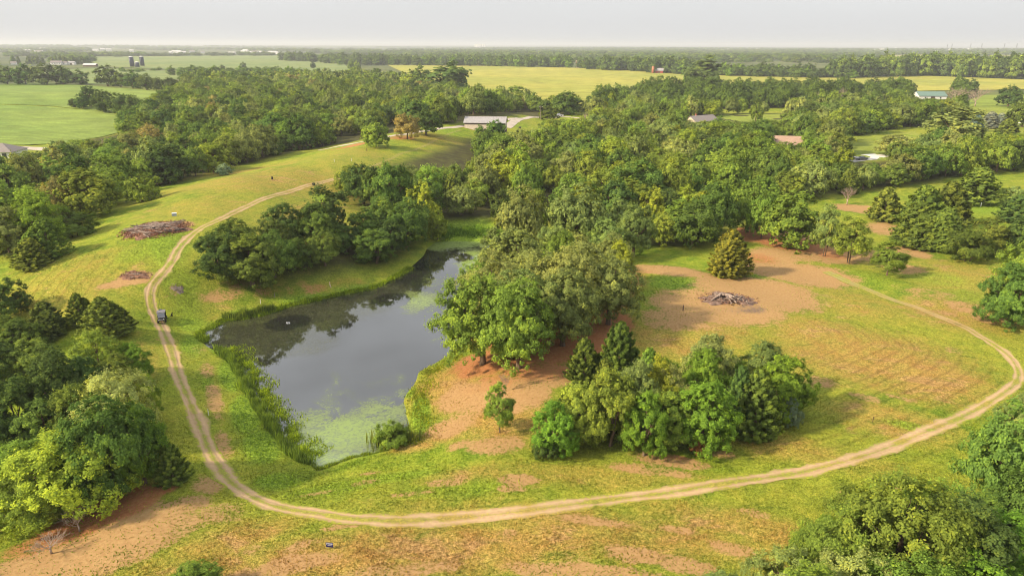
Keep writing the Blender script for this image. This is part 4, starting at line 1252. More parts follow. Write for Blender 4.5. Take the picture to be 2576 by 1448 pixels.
# the largest ones as single trees, the rest as one mass
LAND = [('the barn', 1220, 330), ('the silver pickup', 1406, 300), ('the green inlet', 1175, 590), ('the oak grove', 1400, 640), ('the cream house', 1765, 315), ('the tan gable house', 1980, 380), ('the concrete drive', 2165, 405),
        ('the green roofed shed', 2345, 255), ('the pale cottonwood', 2385, 380), ('the big cedar group', 2330, 560), ('the bare ground', 2000, 600), ('the poplar row', 2035, 300), ('the hill track bend', 860, 450), ('the corner oak', 905, 515),
        ('the lone round tree', 946, 370), ('the soybean field', 330, 330), ('the hipped house', 20, 400), ('the lone shrub', 363, 500), ('the low cedar', 85, 670), ('the tree island', 270, 285), ('the golden field corner', 1130, 235),
        ('the large brush pile', 390, 570), ('the small lawn', 1890, 300), ('the tall field edge tree', 1770, 225), ('the pond head', 1100, 610), ('the snag', 830, 720), ('the front oak', 1222, 910), ('the right end oak', 1530, 815)]
CW = {'olive': 'olive', 'green': 'green', 'dark': 'dark green', 'lime': 'lime green', 'pale': 'pale green', 'cedar': 'olive dark', 'deep': 'deep green', 'mid': 'mid green', 'brown': 'brownish'}
KW = {'oak': 'oak', 'round': 'bushy tree', 'tall': 'upright tree', 'feather': 'feathery tree', 'cedar': 'cedar'}
used_labels = {}
def describe(r_):
    x, y, z, kind, w, h, tint, label, group = r_[:9]
    px, py, dz = proj((x, y, z + h * .6))
    near_ = sorted(LAND, key=lambda q: (q[1] - px) ** 2 + (2 * (q[2] - py)) ** 2)
    size = 'small' if w < 8 else ('large' if w > 11.5 else 'medium')
    for q in near_[:5]:
        dx, dy = px - q[1], 2 * (py - q[2])
        if abs(dx) > abs(dy): dr = 'left of' if dx < 0 else 'right of'
        else: dr = 'behind' if dy < 0 else 'in front of'
        dist = math.hypot(dx, dy)
        how = 'close' if dist < 70 else ('a little way' if dist < 160 else 'farther')
        t = '%s %s %s %s %s %s' % (size, CW[tint], KW[kind], how, dr, q[0])
        if t not in used_labels: break
    else:
        for q in near_[5:]:
            t = '%s %s %s between %s and %s' % (size, CW[tint], KW[kind], near_[0][0], q[0])
            if t not in used_labels: break
    used_labels[t] = used_labels.get(t, 0) + 1
    return t
for r_ in RECS: r_.append(view_depth(r_[:3]))
def on_frame(r_):
    px, py, dz = proj((r_[0], r_[1], r_[2] + r_[5] * .7))
    return dz > 5 and abs(px - TW / 2) < TW / 2 + 40 and abs(py - TH / 2) < TH / 2 + 80
RECS.sort(key=lambda r_: r_[-1] / r_[5])
count = {}
LIMIT = {'round': 230, 'oak': 250, 'feather': 120, 'tall': 80, 'cedar': 60}
for r_ in RECS:
    x, y, z, kind, w, h, tint, label, group, dep = r_
    vis = on_frame(r_)
    if vis and count.get(kind, 0) < LIMIT[kind] and dep < 430:
        count[kind] = count.get(kind, 0) + 1
        plant(kind, (x, y, z - .05), h, w, tint, describe(r_), group)
    else:
        MASS.append((x, y, z, kind, w, h, tint, 1 if dep < 650 else 2))

# far hedgerows and woods out to the horizon (counted only as a mass)
def row(pts, n, hs, ws, tints, jitter=6.0, kind='round'):
    P = GP(pts)[:, :2]
    s_ = np.r_[0, np.cumsum(np.hypot(*np.diff(P, axis=0).T))]
    for k in range(n):
        u = random.random() * s_[-1]
        x = np.interp(u, s_, P[:, 0]) + random.gauss(0, jitter); y = np.interp(u, s_, P[:, 1]) + random.gauss(0, jitter)
        f = random.uniform(.8, 1.15)
        MASS.append((x, y, float(height(x, y)), kind, random.uniform(*ws) * f, random.uniform(*hs) * f, random.choice(tints), 2 if math.hypot(x, y) > 650 else 1))
row([(720, 152), (800, 156), (880, 162)], 40, (16, 22), (16, 22), ('dark', 'deep'), 14)
row([(880, 163), (980, 164), (1200, 166), (1500, 172), (1640, 179)], 150, (12, 19), (13, 18), ('dark', 'deep', 'green'), 12)
row([(880, 160), (1150, 160), (1400, 164)], 120, (14, 20), (15, 20), ('dark', 'deep'), 40)
row([(1500, 176), (1600, 178), (1740, 187)], 60, (16, 22), (14, 20), ('dark', 'deep'), 12)
row([(1740, 187), (1900, 192), (2110, 196)], 90, (11, 17), (13, 18), ('deep', 'green', 'dark'), 14)
row([(2110, 196), (2300, 189), (2420, 193), (2600, 200)], 130, (20, 27), (14, 20), ('deep', 'mid', 'dark'), 14)
row([(2250, 186), (2420, 188), (2650, 194)], 130, (22, 28), (16, 22), ('deep', 'mid', 'dark'), 22)
row([(880, 158), (890, 172), (900, 185)], 16, (9, 13), (9, 12), ('deep', 'mid'), 4)
row([(440, 192), (560, 186), (700, 190), (780, 192)], 60, (7, 11), (10, 14), ('deep', 'green'), 12)
row([(240, 184), (420, 178), (560, 182)], 22, (3, 6), (7, 11), ('green', 'mid'), 12)
row([(230, 143), (420, 141), (700, 140)], 120, (7, 11), (18, 26), ('dark', 'deep'), 30)
WOOD_N = 17000
a_ = rng.uniform(R(-44), R(44), WOOD_N)
u_ = rng.random(WOOD_N)
r_far = 1900 * (9500 / 1900) ** u_ ** .8
X_ = r_far * np.sin(a_); Y_ = r_far * np.cos(a_)
cl = np.sin(X_ / 260 + 1) * np.sin(Y_ / 340 + .5) + .6 * np.sin(X_ / 110 + Y_ / 170) + .5 * np.sin(X_ / 900)
keep = cl > -.7 + .6 * (X_ < -400)
Pf = np.stack([X_, Y_], 1)
for fp in ([(228, 143), (420, 141), (730, 140), (735, 152), (860, 156), (885, 178), (760, 186), (620, 190), (560, 180), (360, 172), (240, 168)],
           [(975, 164), (1200, 166), (1500, 173), (1640, 181), (1740, 188), (1900, 193), (2110, 197), (2300, 190), (2420, 195), (2600, 202), (2900, 215), (2900, 250), (2100, 219), (1480, 264), (1195, 233), (1105, 211)],
           [(2175, 152), (2230, 141), (2300, 139), (2420, 141), (2400, 150), (2330, 156), (2240, 157)], [(2430, 146), (2500, 140), (2700, 141), (2700, 152), (2560, 154), (2470, 152)],
           [(0, 185), (230, 160), (560, 184), (440, 200), (240, 213), (-200, 208)], [(60, 132), (420, 128), (700, 130), (700, 138), (400, 139), (60, 140)]):
    keep &= ~inside(Pf, GP(fp)[:, :2])
for x, y in Pf[keep]:
    f = random.uniform(.8, 1.3); rr_ = math.hypot(x, y)
    MASS.append((x, y, float(height(x, y)) - 1.0, 'round', 17 * f * (1 + rr_ / 9000), 12 * f, random.choice(('dark', 'deep', 'green', 'mid')), 2))

# single trees and rows round the fields that one can tell apart
for k_, (x_, w_, t_) in enumerate([(20, 50, 168), (65, 54, 164), (115, 58, 163), (160, 54, 168), (202, 44, 180)]):
    T_('round', x_, 213, t_, w_, 'dark', ORD[k_] + ' dark tree from the left in the row of five behind the soybean field', 'five tree row behind the soybean field')
for k_, (x_, y_, w_, t_) in enumerate([(272, 217, 56, 168), (305, 220, 36, 184), (335, 223, 44, 182), (370, 227, 44, 186), (430, 231, 44, 194), (400, 229, 30, 194)]):
    T_('round', x_, y_, t_, w_, 'dark', ['first', 'second', 'third', 'fourth', 'sixth', 'fifth'][k_] + ' dark tree from the left in the broken row below the silos', 'broken tree row below the silos')
for k_, (x_, y_, w_, t_) in enumerate([(208, 274, 40, 236), (230, 270, 44, 216), (262, 282, 58, 226), (302, 288, 52, 234), (342, 293, 46, 238), (322, 284, 40, 238), (185, 271, 22, 248)]):
    T_('round', x_, y_, t_, w_, 'dark', ['second', 'third', 'fourth', 'fifth', 'seventh', 'sixth', 'first'][k_] + ' tree from the left in the tree island of the soybean field', 'tree island in the soybean field')
T_('round', 612, 172, 158, 16, 'dark', 'lone small dark tree at the edge of the far soybean field')
T_('round', 560, 176, 164, 14, 'dark', 'smaller lone tree left of the lone field tree')
T_('round', 788, 172, 157, 14, 'dark', 'tiny lone tree in the far soybean field')
T_('shrub', 480, 236, 208, 40, 'dark', 'dark shrub at the far corner of the soybean field')
for k_, (x_, t_, w_) in enumerate([(40, 141, 12), (55, 143, 8), (85, 142, 12), (98, 143, 9), (110, 142, 12), (125, 145, 9), (153, 144, 10), (165, 139, 5), (177, 139, 8), (188, 143, 12), (212, 141, 13), (226, 147, 9), (240, 144, 12), (254, 142, 14)]):
    T_('spruce', x_ * .87, 161, t_, w_ * 1.2, 'dark', ORD[k_].replace('leftmost', 'first') + ' dark conifer from the left round the white farmhouse', 'conifers round the white farm')

# the mass itself: points that carry a crown each
pc = bpy.data.collections.new('crowns_for_mass')
order = {}
for kind in ('round', 'oak', 'feather', 'tall', 'cedar'):
    for lod in (1, 2):
        for v in range(NVAR[kind][lod]):
            me, tr, w0 = proto(kind, lod, v)
            o = bpy.data.objects.new('p%03d_crown' % len(order), me)
            pc.objects.link(o)
            o.material_slots[0].link = 'OBJECT'; o.material_slots[0].material = M_LEAF_I
            order[(kind, lod, v)] = (len(order), w0)
def mass_object(name, recs, label):
    me = bpy.data.meshes.new(name)
    n = len(recs)
    me.vertices.add(n)
    me.vertices.foreach_set('co', np.array([(r_[0], r_[1], r_[2]) for r_ in recs], np.float32).ravel())
    ids = np.zeros(n, np.int32); sc = np.zeros((n, 3), np.float32); cl_ = np.zeros((n, 4), np.float32); rz = rng.uniform(0, 6.28, n).astype(np.float32)
    for i, (x, y, z, kind, w, h, tint, lod) in enumerate(recs):
        v = random.randrange(NVAR[kind][lod]); k, w0 = order[(kind, lod, v)]
        ids[i] = k; sc[i] = (w / w0, w / w0, h / 10)
        t = TINT[tint]; j = random.uniform(.78, 1.14)
        cl_[i] = (t[0] * j, t[1] * j, t[2] * j, 1)
    me.attributes.new('idx', 'INT', 'POINT').data.foreach_set('value', ids)
    me.attributes.new('scl', 'FLOAT_VECTOR', 'POINT').data.foreach_set('vector', sc.ravel())
    me.attributes.new('rz', 'FLOAT', 'POINT').data.foreach_set('value', rz)
    me.attributes.new('leafcol', 'FLOAT_COLOR', 'POINT').data.foreach_set('color', cl_.ravel())
    o = obj(name, me)
    tag(o, label, None, None, 'stuff')
    ng = bpy.data.node_groups.new(name, 'GeometryNodeTree')
    ng.interface.new_socket('Geometry', in_out='INPUT', socket_type='NodeSocketGeometry')
    ng.interface.new_socket('Geometry', in_out='OUTPUT', socket_type='NodeSocketGeometry')
    N_ = ng.nodes.new; K = ng.links.new
    gi = N_('NodeGroupInput'); go = N_('NodeGroupOutput')
    iop = N_('GeometryNodeInstanceOnPoints'); ci = N_('GeometryNodeCollectionInfo')
    ci.inputs[0].default_value = pc; ci.inputs['Separate Children'].default_value = True; ci.inputs['Reset Children'].default_value = True
    def na(nm, typ):
        q = N_('GeometryNodeInputNamedAttribute'); q.data_type = typ; q.inputs[0].default_value = nm
        return q.outputs[0]
    cx = N_('ShaderNodeCombineXYZ')
    K(na('rz', 'FLOAT'), cx.inputs[2])
    K(gi.outputs[0], iop.inputs['Points']); K(ci.outputs[0], iop.inputs['Instance'])
    iop.inputs['Pick Instance'].default_value = True
    K(na('idx', 'INT'), iop.inputs['Instance Index']); K(cx.outputs[0], iop.inputs['Rotation']); K(na('scl', 'FLOAT_VECTOR'), iop.inputs['Scale'])
    K(iop.outputs[0], go.inputs[0])
    md = o.modifiers.new('crowns', 'NODES'); md.node_group = ng
    return o
near_mass = [m for m in MASS if math.hypot(m[0], m[1]) < 900]
far_mass = [m for m in MASS if math.hypot(m[0], m[1]) >= 900]
mass_object('woodland', near_mass, 'mass of tree crowns deeper inside the woods')
mass_object('distant_woodland', far_mass, 'hazy far woods that run out to the horizon')
print('TREES', len(TREES), count, 'mass', len(near_mass), len(far_mass), nA, nB, nC, nD, nE)

# ------------------------------------------------------------------ buildings
M_WHITE = plain('white_paint', (0.74, 0.72, 0.68), .6)
M_CREAM = plain('cream_siding', (0.62, 0.52, 0.38), .7)
M_TAN = plain('tan_metal', (0.56, 0.46, 0.39), .5)
M_GREYROOF = plain('grey_metal_roof', (0.36, 0.335, 0.33), .45, .2)
M_SHINGLE = plain('grey_shingles', (0.22, 0.19, 0.18), .9)
M_PINKROOF = plain('tan_shingles', (0.34, 0.225, 0.165), .9)
M_GREENROOF = plain('green_metal_roof', (0.15, 0.23, 0.19), .5, .2)
M_REDBARN = plain('red_barn_paint', (0.30, 0.055, 0.04), .8)
M_ROOFPALE = plain('pale_metal_roof', (0.58, 0.55, 0.53), .45, .2)
M_BROWN = plain('brown_trim', (0.085, 0.05, 0.038), .7)
M_PANE = plain('window_glass', (0.03, 0.035, 0.045), .1, 0, .05, 1, .5)
M_BLUESTEEL = plain('blue_enamel_steel', (0.022, 0.028, 0.060), .35, .1)
M_BRICK = plain('silo_tile', (0.42, 0.16, 0.09), .9)
M_WOODP = plain('weathered_wood', (0.24, 0.19, 0.15), .9)

def building(name, bx, by, rot, L_, W, wall, rise, mw, mr, label, group=None, hip=False, band=None, over=.5, wins=(), door=None, chimney=False, ribs=0, centre=True):
    """long side faces the camera when rot = 0; foot of its front middle at (bx,by)"""
    g = G(bx, by)
    e = empty(name, (g[0], g[1], g[2]), rot, label, {'metal_barn': 'barn', 'farm_shed': 'shed'}.get(name, 'house' if 'house' in name else 'building'), group)
    h = L_ / 2
    w = MB().box(-h, h, 0, W, -.8, wall)
    if not hip:
        for s_ in (-h, h - .12):
            w.add([(s_, 0, wall), (s_, W, wall), (s_, W / 2, wall + rise - .05), (s_ + .12, 0, wall), (s_ + .12, W, wall), (s_ + .12, W / 2, wall + rise - .05)],
                  [(0, 1, 2), (3, 5, 4), (0, 2, 5, 3), (1, 4, 5, 2), (0, 3, 4, 1)])
    w.build('wall', mw, e)
    o = over; k = rise / (W / 2)
    t = .14
    if hip:
        q = min(W / 2, h * .8)
        V = [(-h - o, -o, wall), (h + o, -o, wall), (h + o, W + o, wall), (-h - o, W + o, wall), (-h + q, W / 2, wall + rise), (h - q, W / 2, wall + rise)]
        rf = MB().add(V, [(0, 1, 5, 4), (1, 2, 5), (2, 3, 4, 5), (3, 0, 4), (3, 2, 1, 0)]).build('roof', mr, e)
    else:
        r_ = MB()
        for s_ in (1, -1):
            y0 = -o if s_ == 1 else W + o
            z0 = wall - k * o
            r_.add([(-h - o, y0, z0), (h + o, y0, z0), (h + o, W / 2, wall + rise), (-h - o, W / 2, wall + rise),
                    (-h - o, y0, z0 + t), (h + o, y0, z0 + t), (h + o, W / 2, wall + rise + t), (-h - o, W / 2, wall + rise + t)],
                   [(0, 1, 2, 3), (7, 6, 5, 4), (0, 4, 5, 1), (1, 5, 6, 2), (0, 3, 7, 4)])
        rf = r_.build('roof', mr, e)
        if ribs:
            rb = MB()
            for i in range(ribs + 1):
                x = -h - o + (L_ + 2 * o) * i / ribs
                for s_ in (1, -1):
                    y0 = -o if s_ == 1 else W + o
                    rb.tube([(x, y0, wall - k * o + t + .02), (x, W / 2, wall + rise + t + .02)], .04, 4)
            rb.build('roof_rib', mr, rf)
            MB().tube([(-h - o, W / 2, wall + rise + t), (h + o, W / 2, wall + rise + t)], .12, 6).build('ridge_cap', mr, rf)
    if band:
        MB().box(-h - .03, h + .03, -.03, W + .03, -.8, band[0]).build('wainscot', band[1], e)
        MB().box(-h - .02, h + .02, -.05, -.01, wall - .75, wall - .05).build('eave_band', M_BROWN, e)
    for (x, z, ww, hh) in wins:
        f = MB().box(x - ww / 2 - .08, x + ww / 2 + .08, -.07, .02, z - .08, z + hh + .08).build('window', M_WHITE, e)
        MB().box(x - ww / 2, x + ww / 2, -.09, -.05, z, z + hh).build('pane', M_PANE, f)
    if door:
        x, ww, hh = door
        d = MB().box(x - ww / 2, x + ww / 2, -.08, .02, 0, hh).build('door', M_BROWN if mw is not M_BROWN else M_WHITE, e)
        MB().box(x + ww / 2 - .2, x + ww / 2 - .1, -.14, -.07, 1.0, 1.15).build('handle', M_PANE, d)
    if chimney:
        MB().box(-h * .4, -h * .4 + .7, W * .6, W * .6 + .7, wall, wall + rise + .9).build('chimney', M_BRICK, rf)
    return e

building('metal_barn', 1219, 334.5, R(-5), 18.6, 11, 4.6, 2.1, M_TAN, M_GREYROOF, 'tan metal barn with grey roof at the end of the hill track', band=(.9, M_BROWN), ribs=16, door=(5.2, 1.1, 2.2), wins=((-1.5, 1.5, 1.2, 1.0),))
building('house', 1778, 318, R(32), 17, 9, 2.8, 2.6, M_CREAM, M_SHINGLE, 'cream house with grey roof half hidden in the wood', wins=((-5, 1, 1.3, 1.3), (-1, 1, 1.3, 1.3), (4, 1, 1.5, 1.3)), door=(1.6, 1, 2.1), chimney=True)
building('house', 1980, 383, R(-14), 11, 9, 3.2, 2.8, M_CREAM, M_PINKROOF, 'house with tan gable roof deep in the wood', wins=((-3, 1, 1.2, 1.3), (2.5, 1, 1.2, 1.3)), door=(0, 1, 2.1))
building('house', 1957, 385, R(-14), 7, 7, 2.6, 1.6, M_CREAM, M_PINKROOF, 'low wing beside the tan gable roof', wins=((0, 1, 1.2, 1.2),))
building('farm_shed', 2346, 252, R(-4), 22, 14, 3.4, 3.0, M_WHITE, M_GREENROOF, 'white shed with green metal roof by the far lawn', ribs=14, wins=((-6, 1.2, 1.2, 1.2), (6, 1.2, 1.2, 1.2)), door=(0, 3.2, 2.8))
building('house', -18, 401, R(4), 14, 11, 2.7, 2.7, M_WHITE, M_SHINGLE, 'house with grey hipped roof cut by the left edge', hip=True, wins=((4.6, .6, 1.6, 1.6), (1.8, .6, 1.6, 1.6), (-1.5, .6, 1.6, 1.6)))
building('farmhouse', 140, 163, R(5), 20, 10, 4.2, 3, M_WHITE, M_SHINGLE, 'long white farmhouse among the conifers', wins=((-6, 1.2, 1.4, 1.8), (-2, 1.2, 1.4, 1.8), (3, 1.2, 1.4, 1.8), (7, 1.2, 1.4, 1.8)), door=(.6, 1.1, 2.2))
building('farmhouse', 161, 163, R(5), 10, 9, 3.6, 2.2, M_WHITE, M_SHINGLE, 'white wing of the farmhouse at its right end', wins=((0, 1, 1.6, 1.6),))
building('garage', 179, 163, R(3), 12, 8, 4, 2.2, M_WHITE, M_GREYROOF, 'white garage right of the farmhouse', door=(0, 4, 2.8))
building('farm_shed', 83, 158, R(3), 17, 9, 3.5, 2.6, M_BROWN, M_ROOFPALE, 'dark shed with pale roof left of the farmhouse')
building('house', 34, 163, R(20), 9, 7, 3.4, 2.4, M_WHITE, M_SHINGLE, 'small white house left of the dark shed')
building('farm_shed', 225, 168, R(-4), 24, 8, 3.2, 2.4, M_BROWN, M_ROOFPALE, 'low broken shed below the conifers')
building('barn_house', 1659, 172, R(0), 22, 10, 6.0, 2.6, M_WHITE, M_ROOFPALE, 'white two storey farm building behind the red barn', wins=((-1, 2.6, 2, 2.4), (3, 2.6, 2, 2.4), (7, 2.6, 2, 2.4)))
building('red_barn', 1658, 185, R(-12), 12, 9, 4.4, 3.4, M_REDBARN, M_GREYROOF, 'red barn with grey roof at the golden field edge', door=(0, 3, 3))
building('farm_shed', 1680, 180, R(6), 20, 7, 3.2, 2.4, M_WOODP, M_WOODP, 'brown low shed right of the red barn')
building('white_shed', 1408, 164, R(-3), 19, 9, 4, 2.4, M_WHITE, M_ROOFPALE, 'white shed in the trees beyond the golden field')
building('red_house', 1459, 164, R(-6), 18, 10, 6, 4, M_REDBARN, M_PINKROOF, 'red house beyond the golden field', wins=((-5, 1, 1.6, 2), (0, 1, 1.6, 2), (5, 1, 1.6, 2)))
building('farm_shed', 1470, 171, R(-2), 30, 9, 3.6, 2.2, M_TAN, M_CREAM, 'long tan shed in front of the red house')

# distant town and farms, a few pixels each
def far_building(px, py, L_, W, h, mw, mr, label, group):
    return building('building', px, py, random.uniform(-.5, .5), L_, W, h, h * .5, mw, mr, label, group)
rs = random.Random(3)
for k in range(30):
    x = rs.choice([rs.uniform(60, 130), rs.uniform(195, 340), rs.uniform(330, 520), rs.uniform(580, 700)])
    far_building(x, 128 + (x / 700) * 6 + rs.uniform(-3, 5), rs.uniform(14, 34), 14, rs.uniform(6, 9), M_WHITE, rs.choice([M_ROOFPALE, M_SHINGLE, M_ROOFPALE]), 'pale building of the far town on the left horizon', 'far town')
for k in range(26):
    x = rs.uniform(1700, 2570)
    far_building(x, 121 + rs.uniform(0, 12), rs.uniform(16, 36), 14, rs.uniform(6, 9), M_WHITE, rs.choice([M_ROOFPALE, M_WHITE]), 'white farm building scattered over the far right woods', 'far farms')

# silos
def silo(bx, by, top, r, label, mat, dome=M_WHITE, group=None, cat='silo'):
    g = G(bx, by)
    d = sight([bx], [top])[0]
    h = CAMZ + d[2] * math.hypot(g[0], g[1]) / math.hypot(d[0], d[1]) - g[2]
    e = empty('silo', g, random.random() * 6, label, cat, group)
    MB().lathe([(r, -.5), (r, h - r * .3)], 24).build('shell', mat, e, True)
    MB().lathe([(r * 1.02, h - r * .32), (r * .85, h - r * .12), (r * .45, h), (.15, h + r * .06)], 24).build('dome', dome, e, True)
    n = max(int(h / 2.2), 2)
    for i in range(1, n):
        MB().lathe([(r + .01, h * i / n - .06), (r + .06, h * i / n - .06), (r + .06, h * i / n + .06), (r + .01, h * i / n + .06)], 24).build('hoop', mat, e, True)
    MB().box(-.25, .25, -r - .35, -r + .1, .5, h - r * .3).build('ladder_chute', mat, e)
    return e
silo(333, 169, 142, 3.7, 'tall dark blue silo with white dome, left of the pair', M_BLUESTEEL)
silo(359, 166.5, 141.5, 3.7, 'tall dark blue silo with white dome, right of the pair', M_BLUESTEEL)
silo(346, 169.5, 155.5, 3.9, 'short dark blue silo between the two tall ones', M_BLUESTEEL)
silo(1642, 185, 167, 1.9, 'slim red tile silo beside the red barn', M_BRICK, M_BRICK)
for k, (x, w) in enumerate([(1196, 18), (1201, 26), (1206, 26), (1210, 22), (1215, 16), (1220, 14)]):
    p = on_plane([x], [119.0])[0]
    p = p / np.hypot(*p) * 8800
    zt = 36
    e = empty('grain_bin', (p[0], p[1], float(height(p[0], p[1])) - 2), 0, 'white grain bin of the cluster on the far horizon', 'grain bin', 'grain bins on the horizon')
    MB().lathe([(w * .55, 0), (w * .55, zt + 10)], 16).build('shell', M_WHITE, e, True)
    MB().lathe([(w * .57, zt + 10), (w * .2, zt + 15), (.4, zt + 16)], 16).build('dome', M_ROOFPALE, e, True)

# pylons on the right horizon
M_STEEL = plain('galvanised_steel', (0.22, 0.23, 0.25), .5, .3)
def pylon_parts():
    a = MB()
    for sx in (-1, 1):
        for sy in (-1, 1):
            a.tube([(sx * 4, sy * 4, 0), (sx * 1.2, sy * 1.2, 34), (sx * .4, sy * .4, 46)], [.5, .45, .4], 4)
    for z in (8, 16, 24, 32, 40):
        w = 4 - z * .082
        a.tube([(-w, -w, z), (w, -w, z + 3), (w, w, z), (-w, w, z + 3), (-w, -w, z)], .3, 4, False)
    b = MB()
    for z in (32, 38, 44):
        b.tube([(-8, 0, z), (0, 0, z + 1), (8, 0, z)], .45, 4)
    return a.data('lattice', M_STEEL), b.data('cross_arm', M_STEEL)
PA, PB = pylon_parts()
for x in (2382, 2393, 2440, 2468, 2525, 2556):
    p = on_plane([x], [125.0])[0]; p = p / np.hypot(*p) * 5600
    e = empty('pylon', (p[0], p[1], float(height(p[0], p[1]))), R(30), 'thin steel pylon on the right horizon', 'pylon', 'pylons on the horizon')
    obj('lattice', PA, e); obj('cross_arm', PB, e)
def pole(bx, by, h, label):
    g = G(bx, by)
    e = empty('utility_pole', g, 0, label, 'pole')
    MB().tube([(0, 0, -.4), (0, 0, h)], [.16, .1], 8).build('post', M_WOODP, e)
    MB().box(-1.1, 1.1, -.06, .06, h - .9, h - .75).build('cross_arm', M_WOODP, e)
    for s_ in (-.9, 0, .9): MB().lathe([(.05, h - .75), (.09, h - .65), (.04, h - .5)], 8, s_).build('insulator', M_WHITE, e)
    return e
pole(1360, 301, 7.5, 'utility pole by the gravel road near the pickup')
pole(1204, 167, 10, 'utility pole at the far edge of the golden field')
pole(1309, 169, 10, 'second utility pole at the far edge of the golden field')
pole(250, 167, 10, 'utility pole behind the broken shed')

# ------------------------------------------------------------------ vehicles
M_SILVER = plain('silver_paint', (0.42, 0.43, 0.47), .3, .4, .04)
M_GREYCAR = plain('grey_car_paint', (0.14, 0.145, 0.16), .3, .4, .04)
M_BLACKP = plain('black_paint', (0.012, 0.012, 0.015), .25, .1, .05, 1, .5)
M_TYRE = plain('tyre_rubber', (0.02, 0.02, 0.02), .85)
M_RIM = plain('alloy_rim', (0.5, 0.5, 0.5), .35, .6)
M_LIGHT = plain('lamp_glass', (0.75, 0.74, 0.68), .15, 0, .03, 1, .5)
M_TAIL = plain('tail_lamp', (0.35, 0.02, 0.02), .2, 0, .03, 1, .5)
M_PLASTIC = plain('black_plastic', (0.02, 0.02, 0.022), .6)

def wheel(parent, x, y, r, w, side):
    t = MB().lathe([(r * .62, -w / 2), (r * .95, -w / 2), (r, -w * .3), (r, w * .3), (r * .95, w / 2), (r * .62, w / 2)], 18).build('wheel', M_TYRE, parent, True, (x, y, r), (math.pi / 2, 0, 0))
    MB().lathe([(r * .62, -w * .42), (r * .3, -w * .44), (r * .12, -w * .48)], 12).build('rim', M_RIM, t)
    MB().lathe([(r * .12, w * .48), (r * .3, w * .44), (r * .62, w * .42)], 12).build('rim', M_RIM, t)

def shell(mb, stations):
    """stations: x, half width low, half width high, z low, z high -> closed skin along x"""
    V = []; F = []
    for (x, wl, wh, zl, zm, zh) in stations:
        V += [(x, -wl * .93, zl), (x, -wl, zm), (x, -wh, zh), (x, wh, zh), (x, wl, zm), (x, wl * .93, zl)]
    n = 6
    for i in range(len(stations) - 1):
        for k in range(n):
            F.append((i * n + k, (i + 1) * n + k, (i + 1) * n + (k + 1) % n, i * n + (k + 1) % n))
    F.append(tuple(range(n))); F.append(tuple(range((len(stations) - 1) * n, len(stations) * n))[::-1])
    mb.add(V, F)
    return mb

def pickup(bx, by, rot, mat, label):
    g = G(bx, by)
    e = empty('pickup_truck', g + np.array([0, 0, .07]), rot, label, 'pickup')
    shell(MB(), [(-2.95, .82, .78, .55, .75, .95), (-2.85, .95, .86, .45, .8, 1.08), (-1.5, .98, .9, .42, .85, 1.16), (-1.3, .98, .92, .42, .85, 1.18), (.9, .98, .92, .42, .85, 1.18), (2.8, .96, .93, .45, .85, 1.18), (2.9, .9, .9, .55, .85, 1.1)]).build('body', mat, e, False)
    cab = shell(MB(), [(-1.35, .9, .88, 1.14, 1.17, 1.2), (-.75, .9, .74, 1.14, 1.3, 1.8), (-.3, .9, .72, 1.14, 1.3, 1.88), (.75, .9, .72, 1.14, 1.3, 1.86), (.95, .9, .84, 1.14, 1.25, 1.3)]).build('cab', mat, e)
    for s_ in (-1, 1):
        for (a, b) in ((-.75, -.02), (.06, .72)):
            MB().add([(a, s_ * .9, 1.3), (b, s_ * .9, 1.3), (b, s_ * .775, 1.74), (a + .25, s_ * .79, 1.7)], [(0, 1, 2, 3) if s_ < 0 else (3, 2, 1, 0)]).build('window', M_PANE, cab)
    MB().add([(-1.31, -.74, 1.24), (-1.31, .74, 1.24), (-.8, .66, 1.74), (-.8, -.66, 1.74)], [(3, 2, 1, 0)]).build('windshield', M_PANE, cab)
    MB().box(1.05, 2.78, -.8, .8, 1.12, 1.19).build('bed', M_PLASTIC, e)
    for s_ in (-1, 1):
        MB().box(-2.99, -2.9, s_ * .72 - .16, s_ * .72 + .16, .82, 1.0).build('headlight', M_LIGHT, e)
        MB().box(2.86, 2.93, s_ * .82 - .08, s_ * .82 + .08, .75, 1.1).build('taillight', M_TAIL, e)
    MB().box(-3.05, -2.9, -.9, .9, .48, .68).build('bumper', M_RIM, e); MB().box(2.88, 3.02, -.9, .9, .5, .68).build('bumper', M_RIM, e)
    for x in (-1.95, 1.75):
        for s_ in (-1, 1): wheel(e, x, s_ * .86, .4, .27, s_)
    return e
pickup(1406, 293.5, R(-2), M_SILVER, 'silver pickup truck on the gravel road at the wood edge')
pickup(2129, 403, R(-8), M_BLACKP, 'dark pickup parked on the concrete drive under a tree')

